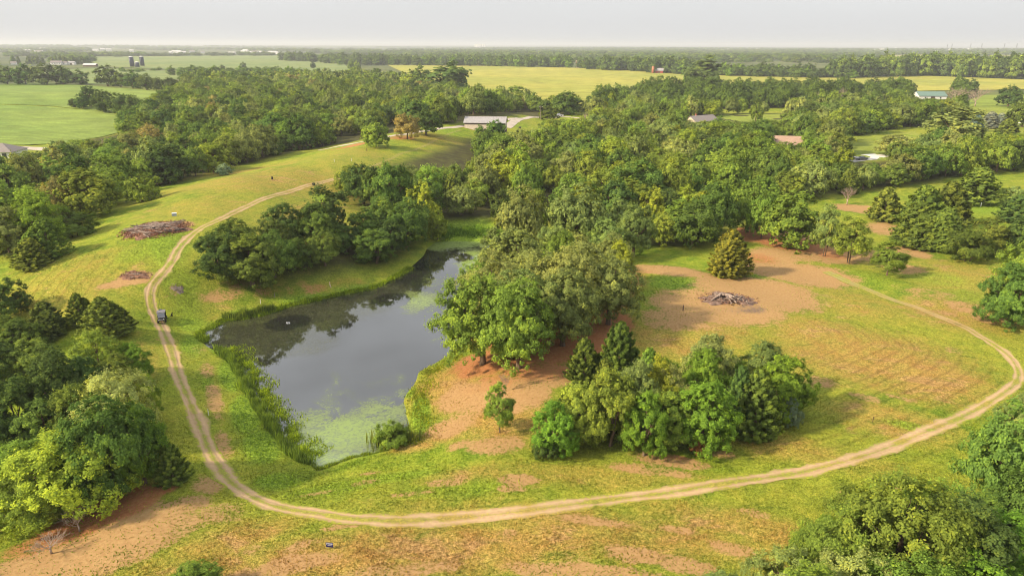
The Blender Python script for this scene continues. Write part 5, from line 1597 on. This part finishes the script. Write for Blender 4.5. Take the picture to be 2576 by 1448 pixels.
def sedan(bx, by, rot, mat, label):
    g = G(bx, by)
    e = empty('parked_car', g + np.array([0, 0, .07]), rot, label, 'car')
    shell(MB(), [(-2.3, .68, .62, .4, .55, .66), (-2.15, .86, .74, .3, .6, .76), (-1.1, .9, .8, .26, .65, .88), (1.2, .9, .8, .26, .65, .92), (2.1, .86, .78, .32, .65, .94), (2.28, .74, .7, .42, .6, .86)]).build('body', mat, e)
    cab = shell(MB(), [(-1.05, .8, .76, .84, .87, .9), (-.35, .8, .6, .84, 1.0, 1.36), (.55, .8, .6, .84, 1.0, 1.4), (1.55, .78, .74, .86, .9, .94)]).build('cabin', mat, e)
    for s_ in (-1, 1):
        for (a, b) in ((-.75, .05), (.12, 1.0)):
            MB().add([(a, s_ * .8, .97), (b, s_ * .8, .97), (b - .08, s_ * .655, 1.28), (a + .42, s_ * .66, 1.27)], [(0, 1, 2, 3) if s_ < 0 else (3, 2, 1, 0)]).build('window', M_PANE, cab)
        MB().box(-2.32, -2.22, s_ * .55 - .14, s_ * .55 + .14, .55, .66).build('headlight', M_LIGHT, e)
        MB().box(2.2, 2.3, s_ * .6 - .14, s_ * .6 + .14, .66, .8).build('taillight', M_TAIL, e)
        for x in (-1.38, 1.36): wheel(e, x, s_ * .78, .32, .2, s_)
    MB().add([(-1.0, -.66, .93), (-1.0, .66, .93), (-.42, .55, 1.32), (-.42, -.55, 1.32)], [(3, 2, 1, 0)]).build('windshield', M_PANE, cab)
    return e
sedan(2167, 402.5, R(2), M_GREYCAR, 'grey sedan parked on the concrete drive in the sun')

def utv(bx, by, rot):
    g = G(bx, by)
    e = empty('utility_vehicle', g + np.array([0, 0, .04]), rot, 'black open utility vehicle with roof parked on the dirt track', 'utility vehicle')
    # front looks along -x
    shell(MB(), [(-1.45, .55, .5, .5, .62, .78), (-1.2, .66, .56, .42, .7, .98), (-.62, .7, .66, .4, .72, 1.12), (-.5, .72, .7, .4, .6, .72), (.62, .72, .7, .4, .6, .72), (.7, .72, .7, .45, .7, .98), (1.4, .7, .7, .5, .75, .98), (1.45, .66, .66, .55, .75, .95)]).build('body', M_BLACKP, e)
    MB().box(-.7, .95, -.74, .74, 1.90, 1.97).build('roof', plain('roof_panel', (0.16, 0.15, 0.17), .5), e)
    for s_ in (-1, 1):
        c = MB().tube([(-.95, s_ * .62, 1.0), (-.62, s_ * .7, 1.86), (.85, s_ * .7, 1.88), (.95, s_ * .68, .95)], .035, 6)
        c.tube([(.2, s_ * .7, 1.88), (.25, s_ * .7, .75)], .03, 6)
        c.build('roll_cage', M_PLASTIC, e)
        MB().box(-1.5, -1.4, s_ * .4 - .1, s_ * .4 + .1, .72, .84).build('headlight', M_LIGHT, e)
        for x in (-1.0, .98): wheel(e, x, s_ * .66, .33, .27, s_)
    t = NT('windscreen')
    gl = t.n('ShaderNodeBsdfGlossy'); gl.inputs['Roughness'].default_value = .05; tp = t.n('ShaderNodeBsdfTransparent'); mx = t.n('ShaderNodeMixShader'); mx.inputs[0].default_value = .25
    t.l(tp.outputs[0], mx.inputs[1]); t.l(gl.outputs[0], mx.inputs[2])
    MB().add([(-.93, -.6, 1.04), (-.93, .6, 1.04), (-.64, .64, 1.84), (-.64, -.64, 1.84)], [(3, 2, 1, 0)]).build('windshield', t.done(mx), e)
    MB().box(-.66, -.6, -.72, .72, 1.82, 1.93).build('visor', M_WHITE, e)
    MB().box(-.98, -.9, -.62, .62, 1.02, 1.07).build('cowl_trim', M_RIM, e)
    for y in (-.34, .34):
        s_ = MB().box(-.05, .45, y - .25, y + .25, .72, .9); s_.box(.36, .5, y - .25, y + .25, .9, 1.4)
        s_.build('seat', M_PLASTIC, e)
    MB().lathe([(.16, -.02), (.19, 0), (.16, .02), (.13, 0)], 14).build('steering_wheel', M_PLASTIC, e, False, (-.45, -.34, 1.15), (0, R(-60), 0))
    cb = MB().box(.72, 1.4, -.66, .66, .98, 1.02); cb.box(.72, .76, -.66, .66, 1.0, 1.22); cb.box(1.36, 1.4, -.66, .66, 1.0, 1.22); cb.box(.72, 1.4, -.66, -.62, 1.0, 1.22); cb.box(.72, 1.4, .62, .66, 1.0, 1.22)
    cb.build('cargo_bed', M_PLASTIC, e)
    MB().box(.85, 1.3, -.1, .45, 1.02, 2.02).build('cargo_box', M_BLACKP, e)
    MB().tube([(-1.5, -.5, .55), (-1.6, -.45, .8), (-1.6, .45, .8), (-1.5, .5, .55)], .03, 6).build('bumper', M_RIM, e)
    e.scale = (.84, .84, .84)
    return e
utv(409, 808, R(112))

# black dog sitting beside the vehicle, one skinned body
def dog(bx, by, rot):
    g = G(bx, by)
    J = [(0, 0, .22, .10), (.05, 0, .32, .105), (.14, 0, .46, .10), (.18, 0, .58, .065), (.22, 0, .68, .07), (.30, 0, .68, .05), (.38, 0, .66, .035),
         (.20, .05, .75, .018), (.19, .05, .80, .01), (.20, -.05, .75, .018), (.19, -.05, .80, .01),
         (.17, .07, .36, .04), (.19, .07, .18, .03), (.21, .07, .03, .028), (.26, .07, .02, .024),
         (.17, -.07, .36, .04), (.19, -.07, .18, .03), (.21, -.07, .03, .028), (.26, -.07, .02, .024),
         (.02, .10, .18, .06), (.14, .12, .14, .045), (.05, .12, .04, .03), (.15, .12, .02, .025),
         (.02, -.10, .18, .06), (.14, -.12, .14, .045), (.05, -.12, .04, .03), (.15, -.12, .02, .025),
         (-.10, 0, .10, .03), (-.22, 0, .04, .018)]
    E = [(0, 1), (1, 2), (2, 3), (3, 4), (4, 5), (5, 6), (4, 7), (7, 8), (4, 9), (9, 10), (2, 11), (11, 12), (12, 13), (13, 14), (2, 15), (15, 16), (16, 17), (17, 18),
         (0, 19), (19, 20), (20, 21), (21, 22), (0, 23), (23, 24), (24, 25), (25, 26), (0, 27), (27, 28)]
    me = bpy.data.meshes.new('dog'); me.from_pydata([j[:3] for j in J], E, []); me.update()
    o = obj('dog', me, None, g + np.array([0, 0, .03]), (0, 0, rot))
    md = o.modifiers.new('skin', 'SKIN')
    for i, j in enumerate(J): me.skin_vertices[0].data[i].radius = (j[3], j[3])
    me.skin_vertices[0].data[0].use_root = True
    sb = o.modifiers.new('sub', 'SUBSURF'); sb.levels = 1; sb.render_levels = 1
    md.use_smooth_shade = True
    me.materials.append(plain('black_fur', (0.012, 0.010, 0.009), .8))
    return tag(o, 'small black dog sitting on the grass beside the utility vehicle', 'dog')
dog(431, 795, R(20))

# ------------------------------------------------------------------ sign, stakes and other small things
M_NAVY = plain('navy_sign', (0.016, 0.016, 0.085), .5, 0, .05)
M_SIGNW = plain('sign_white', (0.8, 0.8, 0.82), .5, 0, .03)
def yard_sign(bx, by):
    g = G(bx, by)
    e = empty('yard_sign', g, R(-6), 'dark blue yard sign with white lettering in the mown grass', 'sign')
    w, h, z0 = .33, .48, .22
    MB().box(-w, w, -.012, .012, z0, z0 + h).build('panel', M_NAVY, e)
    for s_ in (-.2, .2): MB().tube([(s_, .016, -.15), (s_, .016, z0 + .3)], .008, 6).build('leg', M_STEEL, e)
    pl = [p for p in e.children if p.name.startswith('panel')][0]
    mb = MB()
    def q(x0, x1, za, zb): mb.box(x0, x1, -.018, -.0125, z0 + za, z0 + zb)
    # emblem: two slanting strokes, then one wide and one narrow line of lettering
    mb.add([(-.30, -.018, z0 + .44), (-.26, -.018, z0 + .44), (-.23, -.018, z0 + .26), (-.25, -.018, z0 + .26)], [(0, 3, 2, 1)])
    mb.add([(-.19, -.018, z0 + .43), (-.16, -.018, z0 + .43), (-.20, -.018, z0 + .32), (-.22, -.018, z0 + .32)], [(0, 3, 2, 1)])
    x = -.15
    for wd in (.045, .05, .04, .05, .03, .05, .035): q(x, x + wd, .33, .40); x += wd + .012
    q(.22, .26, .33, .43); q(.24, .30, .34, .37)
    x = -.16
    for wd in (.03, .025, .03, .02, .03, .028, .03, .02): q(x, x + wd, .17, .205); x += wd + .02
    mb.build('lettering', M_SIGNW, pl)
    return e
yard_sign(830, 1381)

def stake(bx, by, h, label, mat=None, r=.035, cat='stake'):
    g = G(bx, by)
    o = MB().tube([(0, 0, -.2), (0, 0, h * .9), (0, 0, h)], [r, r, r * .35], 5).build('marker_stake', mat or M_SIGNW, None, False, g)
    return tag(o, label, cat)
stake(656, 764, .9, 'white stake at the foot of the grove by the cattails', r=.04)
stake(691, 748, .9, 'pale stake under the trees of the grove', M_WOODP, r=.06)
stake(525, 1044, .9, 'white stake in the grass on the dam', r=.04)
stake(841, 407, .9, 'white stake on the mown hill, left of two', r=.05)
stake(884, 405, .9, 'white stake on the mown hill, right of two', r=.05)
stake(923, 381, 1.1, 'dark post on the hill in front of the lone round tree', M_BROWN, .1, 'post')
stake(1718, 815 - 33, 1.0, 'dark post in the grass left of the burn pile', M_BROWN, .09, 'post')
stake(2467, 520, 1.3, 'white post on the lawn strip between the cedars', r=.1)
stake(2195, 1062, .8, 'thin dark stake in the mown grass right of the thicket', M_BROWN, .04)

def lump(bx, by, w, h, mat, name, label, cat, seed=1):
    g = G(bx, by)
    rs_ = random.Random(seed)
    bm = bmesh.new(); bmesh.ops.create_icosphere(bm, subdivisions=2, radius=1)
    for v in bm.verts:
        k = 1 + rs_.uniform(-.16, .16)
        v.co = Vector((v.co.x * w / 2 * k, v.co.y * w / 2 * k, max(v.co.z, -.5) * h * .66 * k + h * .3))
    me = bpy.data.meshes.new(name); bm.to_mesh(me); bm.free(); me.materials.append(mat)
    return tag(obj(name, me, None, g), label, cat)
M_STUMP = plain('dark_stump', (0.045, 0.035, 0.03), .95, 0, .3, 3)
lump(685, 452, .55, .9, M_STUMP, 'stump', 'small dark upright stump on the mown hill', 'stump', 2)
lump(789, 466, .9, .7, M_STUMP, 'stump', 'dark rounded stump beside the hill track', 'stump', 3)
lump(1308, 324, 1.6, 1.2, M_STUMP, 'stump', 'dark rounded stump on the lawn right of the barn', 'stump', 4)
def snag(bx, by):
    g = G(bx, by)
    return tag(MB().tube([(0, 0, -.2), (0, 0, .1), (-.12, 0, .5), (-.16, .02, .9), (-.1, .03, 1.1)], [.14, .12, .11, .10, .05], 8).build('snag', plain('bare_wood', (0.60, 0.45, 0.32), .8), None, True, g),
               'pale bare snag on the pond bank below the grove', 'snag')
snag(832, 722)
g_ = G(439, 543)
e = empty('storage_bin', g_, R(20), 'small pale grey bin beside the brush pile on the hill', 'bin')
MB().box(-.45, .45, -.3, .3, 0, .55).build('bin_body', plain('grey_plastic', (0.30, 0.34, 0.38), .5), e)
MB().box(-.48, .48, -.33, .33, .55, .64).build('lid', M_SIGNW, e)

# ---- brush piles: real limbs laid over a low mound
M_BRUSH = plain('dead_brush', (0.20, 0.105, 0.07), .95, 0, .5, 2.5)
M_BRUSH2 = plain('red_dead_leaves', (0.22, 0.10, 0.06), .95, 0, .4, 3)
M_CHAR = plain('charred_wood', (0.035, 0.03, 0.032), .9, 0, .4, 3)
M_LIMB = plain('bleached_limb', (0.26, 0.195, 0.16), .85, 0, .25, 4)
def limb_mesh(seed, ln=1.0, r=.06, mat=None):
    g = random.Random(seed); mb = MB()
    p = [Vector((0, 0, 0))]
    for k in range(4): p.append(p[-1] + Vector((ln / 4, g.uniform(-.06, .06) * ln, g.uniform(-.04, .04) * ln)))
    mb.tube(p, [r, r * .9, r * .75, r * .6, r * .3], 5)
    for k in range(2):
        b = p[1 + k]
        mb.tube([b, b + Vector((ln * .2, g.choice((-1, 1)) * ln * .14, ln * .05)), b + Vector((ln * .34, g.choice((-1, 1)) * ln * .2, ln * .1))], [r * .5, r * .35, r * .15], 4)
    return mb.data('branch', mat or M_LIMB)
M_LIMB2 = plain('grey_limb', (0.29, 0.225, 0.185), .85, 0, .25, 4)
LIMBS = [limb_mesh(k, mat=(M_LIMB, M_LIMB2, M_LIMB, M_LIMB, M_CHAR)[k]) for k in range(5)]
def brush_pile(bx, by, rx, ry, h, nbr, label, mat, tuft=None, seed=1, ntuft=0, limb_len=(1.5, 3.5)):
    g = G(bx, by); rs_ = random.Random(seed); gg_ = np.random.default_rng(seed)
    e = empty('brush_pile', g, 0, label, 'brush pile')
    n = 26
    V = []; F = []
    for i in range(n + 1):
        for j in range(n + 1):
            u, v = i / n * 2 - 1, j / n * 2 - 1
            q, s_ = u * math.sqrt(1 - v * v / 2), v * math.sqrt(1 - u * u / 2)
            d = math.hypot(q, s_)
            k = 1 + .2 * math.sin(3 * math.atan2(s_, q) + seed) + .16 * math.sin(5 * math.atan2(s_, q) + 2 * seed) + .1 * math.sin(11 * math.atan2(s_, q))
            x, y = q * rx * k, s_ * ry * k
            z = float(height(g[0] + x, g[1] + y)) - g[2]
            V.append((x, y, z + h * max(0, 1 - d * d) * rs_.uniform(.55, 1.3) + .05 - .12 * (d > .97)))
    for i in range(n):
        for j in range(n):
            a = i * (n + 1) + j; F.append((a, a + n + 1, a + n + 2, a + 1))
    mesh = mesh_data('debris_mound', V, F, mat)
    obj('debris_mound', mesh, e)
    for k in range(nbr):
        a, d = rs_.uniform(0, 6.28), rs_.random() ** .7 * .8
        x, y = math.cos(a) * rx * d, math.sin(a) * ry * d
        o = obj('branch', LIMBS[k % 5], e, (x, y, float(height(g[0] + x, g[1] + y)) - g[2] + h * (1 - d * d) + rs_.uniform(.05, .2)), (rs_.uniform(-.3, .3), rs_.uniform(-.12, .12), rs_.gauss(0, .6) + (math.pi if rs_.random() < .5 else 0)))
        L_ = rs_.uniform(*limb_len); o.scale = (L_, L_ * .8, L_ * .8)
    if ntuft:
        a = gg_.uniform(0, 6.28, ntuft); d = np.clip(gg_.normal(.85, .2, ntuft), .1, 1.25)
        P = np.stack([np.cos(a) * rx * d, np.sin(a) * ry * d, np.zeros(ntuft)], 1)
        P[:, 2] = height(g[0] + P[:, 0], g[1] + P[:, 1]) - g[2] + h * np.clip(1 - d * d, 0, 1) + gg_.uniform(.05, .3, ntuft)
        me = leaves_to_mesh('dead_leaves', P, unit(ntuft, gg_) + np.array([0, 0, .6]), unit(ntuft, gg_), gg_.uniform(.05, .16, ntuft), gg_.uniform(.6, 1.3, ntuft), 1.8, gg_)
        me.materials[0] = tuft
        obj('dead_leaves', me, e)['kind'] = 'stuff'
    return e
brush_pile(392, 576, 5.4, 6.2, .45, 130, 'large brown brush pile of cut limbs on the mown hill', M_BRUSH, M_BRUSH2, 1, 3000, (1.2, 3.4))
brush_pile(338, 692, 2.4, 1.3, .25, 8, 'small brush heap on bare soil left of the track', M_BRUSH, M_BRUSH, 2, 150, (.8, 1.8))
brush_pile(449, 730, .9, .8, .06, 6, 'little heap of pale sticks right of the track', M_WOODP, M_LIMB, 4, 60, (.5, 1.1))
bp = brush_pile(1830, 752, 4.6, 2.6, .4, 22, 'burn pile with charred remains on the bare ground', plain('burnt_soil', (0.17, 0.11, 0.085), .95, 0, .6, 1.2), M_BRUSH, 3, 350, (.7, 1.6))
for k, (dx, dy, rz, L_, s_) in enumerate([(-.6, -.3, 2.3, 2.6, 1.6), (-.5, -.2, -.35, 3.2, 1.5), (-.6, -.2, -1.45, 2.2, 1.5), (-.3, -.2, -1.0, 2.6, 1.7), (.4, -.6, -.05, 2.6, 1.4), (-.9, .3, -2.6, 3.0, 1.4)]):
    o = obj('log', LIMBS[k % 5], bp, (dx, dy, .95), (0, R(14), rz)); o.scale = (L_, L_ * s_, L_ * s_)

# ------------------------------------------------------------------ pond: bubbling aerators, cattails, shore plants
M_FOAM = plain('churned_water', (0.26, 0.28, 0.29), .2, 0, .3, 8, .5)
for k, (px, py, rx, ry) in enumerate(AER):
    c = on_plane([px], [py], WATER_Z)[0]
    e = empty('aerator', (c[0], c[1], WATER_Z), 0, ['bubbling pond aerator nearest the cattails', 'bubbling pond aerator in the middle of the pond', 'bubbling pond aerator at the narrow head of the pond'][k], 'aerator')
    gg_ = random.Random(k)
    bo = MB()
    for q in range(26):
        a, d = gg_.uniform(0, 6.28), gg_.random() ** .7 * .4
        x, y = math.cos(a) * d, math.sin(a) * d; r = gg_.uniform(.03, .08); hh = gg_.uniform(.04, .2) * (1.1 - d)
        bo.lathe([(r * 1.4, 0), (r, hh * .6), (r * .4, hh), (.01, hh * 1.08)], 6, x, y)
    bo.build('bubbling_boil', M_FOAM, e, True)

def blades(name, pts, hs, wd, cols, label, lean=.25, seed=1):
    """upright leaves: two-part tapering blades"""
    g = np.random.default_rng(seed); n = len(pts)
    z = height(pts[:, 0], pts[:, 1]); z = np.maximum(z, WATER_Z - .1)
    cl_ = .5 + .5 * np.sin(pts[:, 0] * 1.9 + 1.3 * np.sin(pts[:, 1] * .8)) * np.sin(pts[:, 1] * 1.3 + np.sin(pts[:, 0] * .7)); h = g.uniform(hs[0], hs[1], n) * (.55 + .6 * cl_); a = g.uniform(0, 6.283, n); w = wd * g.uniform(.6, 1.4, n)
    t = np.stack([np.cos(a), np.sin(a), 0 * a], 1); ln = g.normal(0, lean, (n, 2)) * h[:, None]
    b = np.column_stack([pts, z - .1])
    V = np.empty((n, 5, 3), np.float32)
    V[:, 0] = b - t * w[:, None]; V[:, 1] = b + t * w[:, None]
    m = b + np.column_stack([ln * .35, h * .6])
    V[:, 2] = m + t * w[:, None] * .9; V[:, 3] = m - t * w[:, None] * .9
    V[:, 4] = b + np.column_stack([ln, h])
    i = np.arange(n) * 5
    F = np.stack([i, i + 1, i + 2, i + 3], 1); F2 = np.stack([i + 3, i + 2, i + 4], 1)
    me = bpy.data.meshes.new(name)
    me.vertices.add(5 * n); me.vertices.foreach_set('co', V.ravel())
    me.loops.add(7 * n); me.loops.foreach_set('vertex_index', np.concatenate([F.ravel(), F2.ravel()]).astype(np.int32))
    me.polygons.add(2 * n); me.polygons.foreach_set('loop_start', np.concatenate([np.arange(n) * 4, 4 * n + np.arange(n) * 3]).astype(np.int32))
    me.update(calc_edges=True)
    ti = g.uniform(.5, 1.4, n) * (.75 + .45 * cl_); me.attributes.new('tint', 'FLOAT', 'FACE').data.foreach_set('value', np.concatenate([ti, ti * 1.1]).astype(np.float32))
    me.materials.append(M_LEAF)
    o = obj(name, me); o.color = cols + (1,)
    return tag(o, label, kind='stuff')
def band_pts(line, n, width, seed, off=0.0):
    g = np.random.default_rng(seed)
    P = smooth_line(np.array(line), .3)
    i = g.integers(0, len(P) - 1, n)
    T = P[i + 1] - P[i]; T /= np.hypot(T[:, 0], T[:, 1])[:, None]
    N = np.stack([-T[:, 1], T[:, 0]], 1)
    k = np.clip(g.normal(0, .5, n), -1.1, 1.1)
    cl_ = .8 + .3 * np.sin(i * .23) * np.sin(i * .071 + 1)
    return P[i] + N * (off + k * width * cl_)[:, None] + T * g.uniform(-.3, .3, (n, 1))
shoreL = on_plane(*np.array([(545, 885), (575, 912), (600, 950), (625, 1000), (655, 1045), (685, 1090), (712, 1130), (745, 1158), (775, 1170)]).T, WATER_Z)
blades('cattails', band_pts(shoreL, 8500, .8, 1, .35), (.9, 1.7), .034, (0.15, 0.23, 0.04), 'tall cattails along the dam shore of the pond', .16, 1)
blades('shore_weeds', band_pts(shoreL, 12000, 2.4, 2, 2.0), (.2, .65), .05, (0.20, 0.29, 0.025), 'lush weeds on the bank between dam and cattails', .45, 2)
shoreN = on_plane(*np.array([(505, 862), (494, 838), (530, 821), (558, 804), (607, 797), (670, 786), (718, 768), (791, 753), (861, 737), (930, 723), (982, 699), (1031, 672)]).T, WATER_Z)
blades('shore_grass', band_pts(shoreN, 9000, .9, 3, -.7), (.35, .9), .045, (0.19, 0.28, 0.025), 'green fringe of grass on the far shore below the grove', .35, 3)
blades('cattails', band_pts(on_plane(*np.array([(565, 803), (600, 798), (640, 792), (690, 779)]).T, WATER_Z), 1800, .8, 4, -.2), (1.0, 1.8), .035, (0.14, 0.20, 0.04), 'cattails at the far left end of the pond', .15, 4)
shoreR = on_plane(*np.array([(1000, 1112), (1034, 1090), (1030, 1060), (1018, 1010), (1028, 986), (1050, 960), (1056, 935), (1090, 918), (1131, 893)]).T, WATER_Z)
blades('shore_weeds', band_pts(shoreR, 4200, 2.2, 5, -1.6), (.12, .45), .06, (0.22, 0.26, 0.03), 'yellow green weeds on the right bank below the oaks', .5, 5)
cp = on_plane([990], [1112], WATER_Z)[0]
gq = np.random.default_rng(8)
blades('reed_clump', cp + gq.normal(0, 1, (900, 2)) * np.array([1.0, .7]), (1.3, 2.3), .05, (0.16, 0.20, 0.045), 'round clump of reeds standing in the lower corner of the pond', .14, 6)
shoreB = on_plane(*np.array([(775, 1170), (800, 1186), (832, 1176), (882, 1157), (941, 1144), (975, 1135)]).T, WATER_Z)
blades('shore_grass', band_pts(shoreB, 2600, .5, 7, .5), (.15, .45), .04, (0.17, 0.24, 0.03), 'short grass along the lower end of the pond', .4, 7)
shoreT = on_plane(*np.array([(1097, 606), (1150, 604), (1215, 606), (1240, 610)]).T, WATER_Z)
blades('inlet_grass', band_pts(shoreT, 5000, 4.0, 9, 4.0), (.4, .9), .07, (0.13, 0.24, 0.03), 'even green sedge at the head of the pond', .35, 8)

# ---- standing grass over the near meadow
def meadow_grass(n):
    g = np.random.default_rng(21)
    px = g.uniform(-150, 2726, n); py = g.uniform(640, 1560, n)
    P = on_plane(px, py, 0.0)
    r = np.hypot(P[:, 0], P[:, 1])
    ok = (sdist(P, POND) > .8) & (seg_dist(P, TRACK[::9]) > 1.15)
    dirt = np.maximum(patches(P, DIRT), np.maximum(patches(P, LITTER), patches(P, ASH)))
    ok &= dirt * .97 < g.random(len(P)) ** .6
    P = P[ok]; n = len(P)
    z = height(P[:, 0], P[:, 1])
    lush = patches(P, LUSH); dry = patches(P, DRY, .75)
    cl_ = np.clip(.5 + .5 * np.sin(P[:, 0] * .9 + 2 * np.sin(P[:, 1] * .5)) * np.sin(P[:, 1] * .8 + np.sin(P[:, 0] * .6)), 0, 1)
    h = g.uniform(.05, .19, n) * (.55 + .8 * cl_ + .9 * lush); a = g.uniform(0, 6.283, n); w = g.uniform(.03, .085, n)
    t = np.stack([np.cos(a), np.sin(a), 0 * a], 1)
    b = np.column_stack([P, z - .02])
    V = np.empty((n, 3, 3), np.float32)
    V[:, 0] = b - t * w[:, None]; V[:, 1] = b + t * w[:, None]
    V[:, 2] = b + np.column_stack([g.normal(0, .6, (n, 2)) * h[:, None], h])
    tm = NT('meadow_blades')
    c, hh, _ = grass_nodes(tm)
    c = tm.mix(1.0, c, tm.attr('tint').outputs['Fac'], 'MULTIPLY')
    d = tm.n('ShaderNodeBsdfDiffuse'); tm.l(c, d.inputs[0]); tr = tm.n('ShaderNodeBsdfTranslucent'); tm.l(c, tr.inputs[0])
    mx = tm.n('ShaderNodeMixShader'); mx.inputs[0].default_value = .35; tm.l(d.outputs[0], mx.inputs[1]); tm.l(tr.outputs[0], mx.inputs[2])
    me = mesh_data('meadow_grass', V.reshape(-1, 3), np.arange(3 * n).reshape(n, 3), tm.done(mx))
    me.attributes.new('tint', 'FLOAT', 'FACE').data.foreach_set('value', g.uniform(.8, 1.5, n).astype(np.float32))
    for k, v in (('lush', lush), ('dry', dry), ('mow', seg_dist(P, TRACK[::9])), ('mown', patches(P, MOWN, .7))):
        me.attributes.new(k, 'FLOAT', 'FACE').data.foreach_set('value', v.astype(np.float32))
    tag(obj('meadow_grass', me), 'short mown grass standing on the meadow', kind='stuff')
meadow_grass(260000)

# ------------------------------------------------------------------ air: even haze over the whole country
def haze():
    S = 46000.0
    o = MB().box(-S, S, -S, S, -40, 90).build('haze', None)
    t = NT('haze_air')
    v = t.n('ShaderNodeVolumePrincipled')
    v.inputs['Color'].default_value = (0.84, 0.87, 0.90, 1)
    v.inputs['Density'].default_value = HAZE_DENSITY
    v.inputs['Anisotropy'].default_value = 0.1
    t.l(v.outputs[0], t.out.inputs['Volume'])
    o.data.materials.clear(); o.data.materials.append(t.m)
    tag(o, 'thin summer haze over the land', kind='stuff')
HAZE_DENSITY = 1.3e-4
haze()
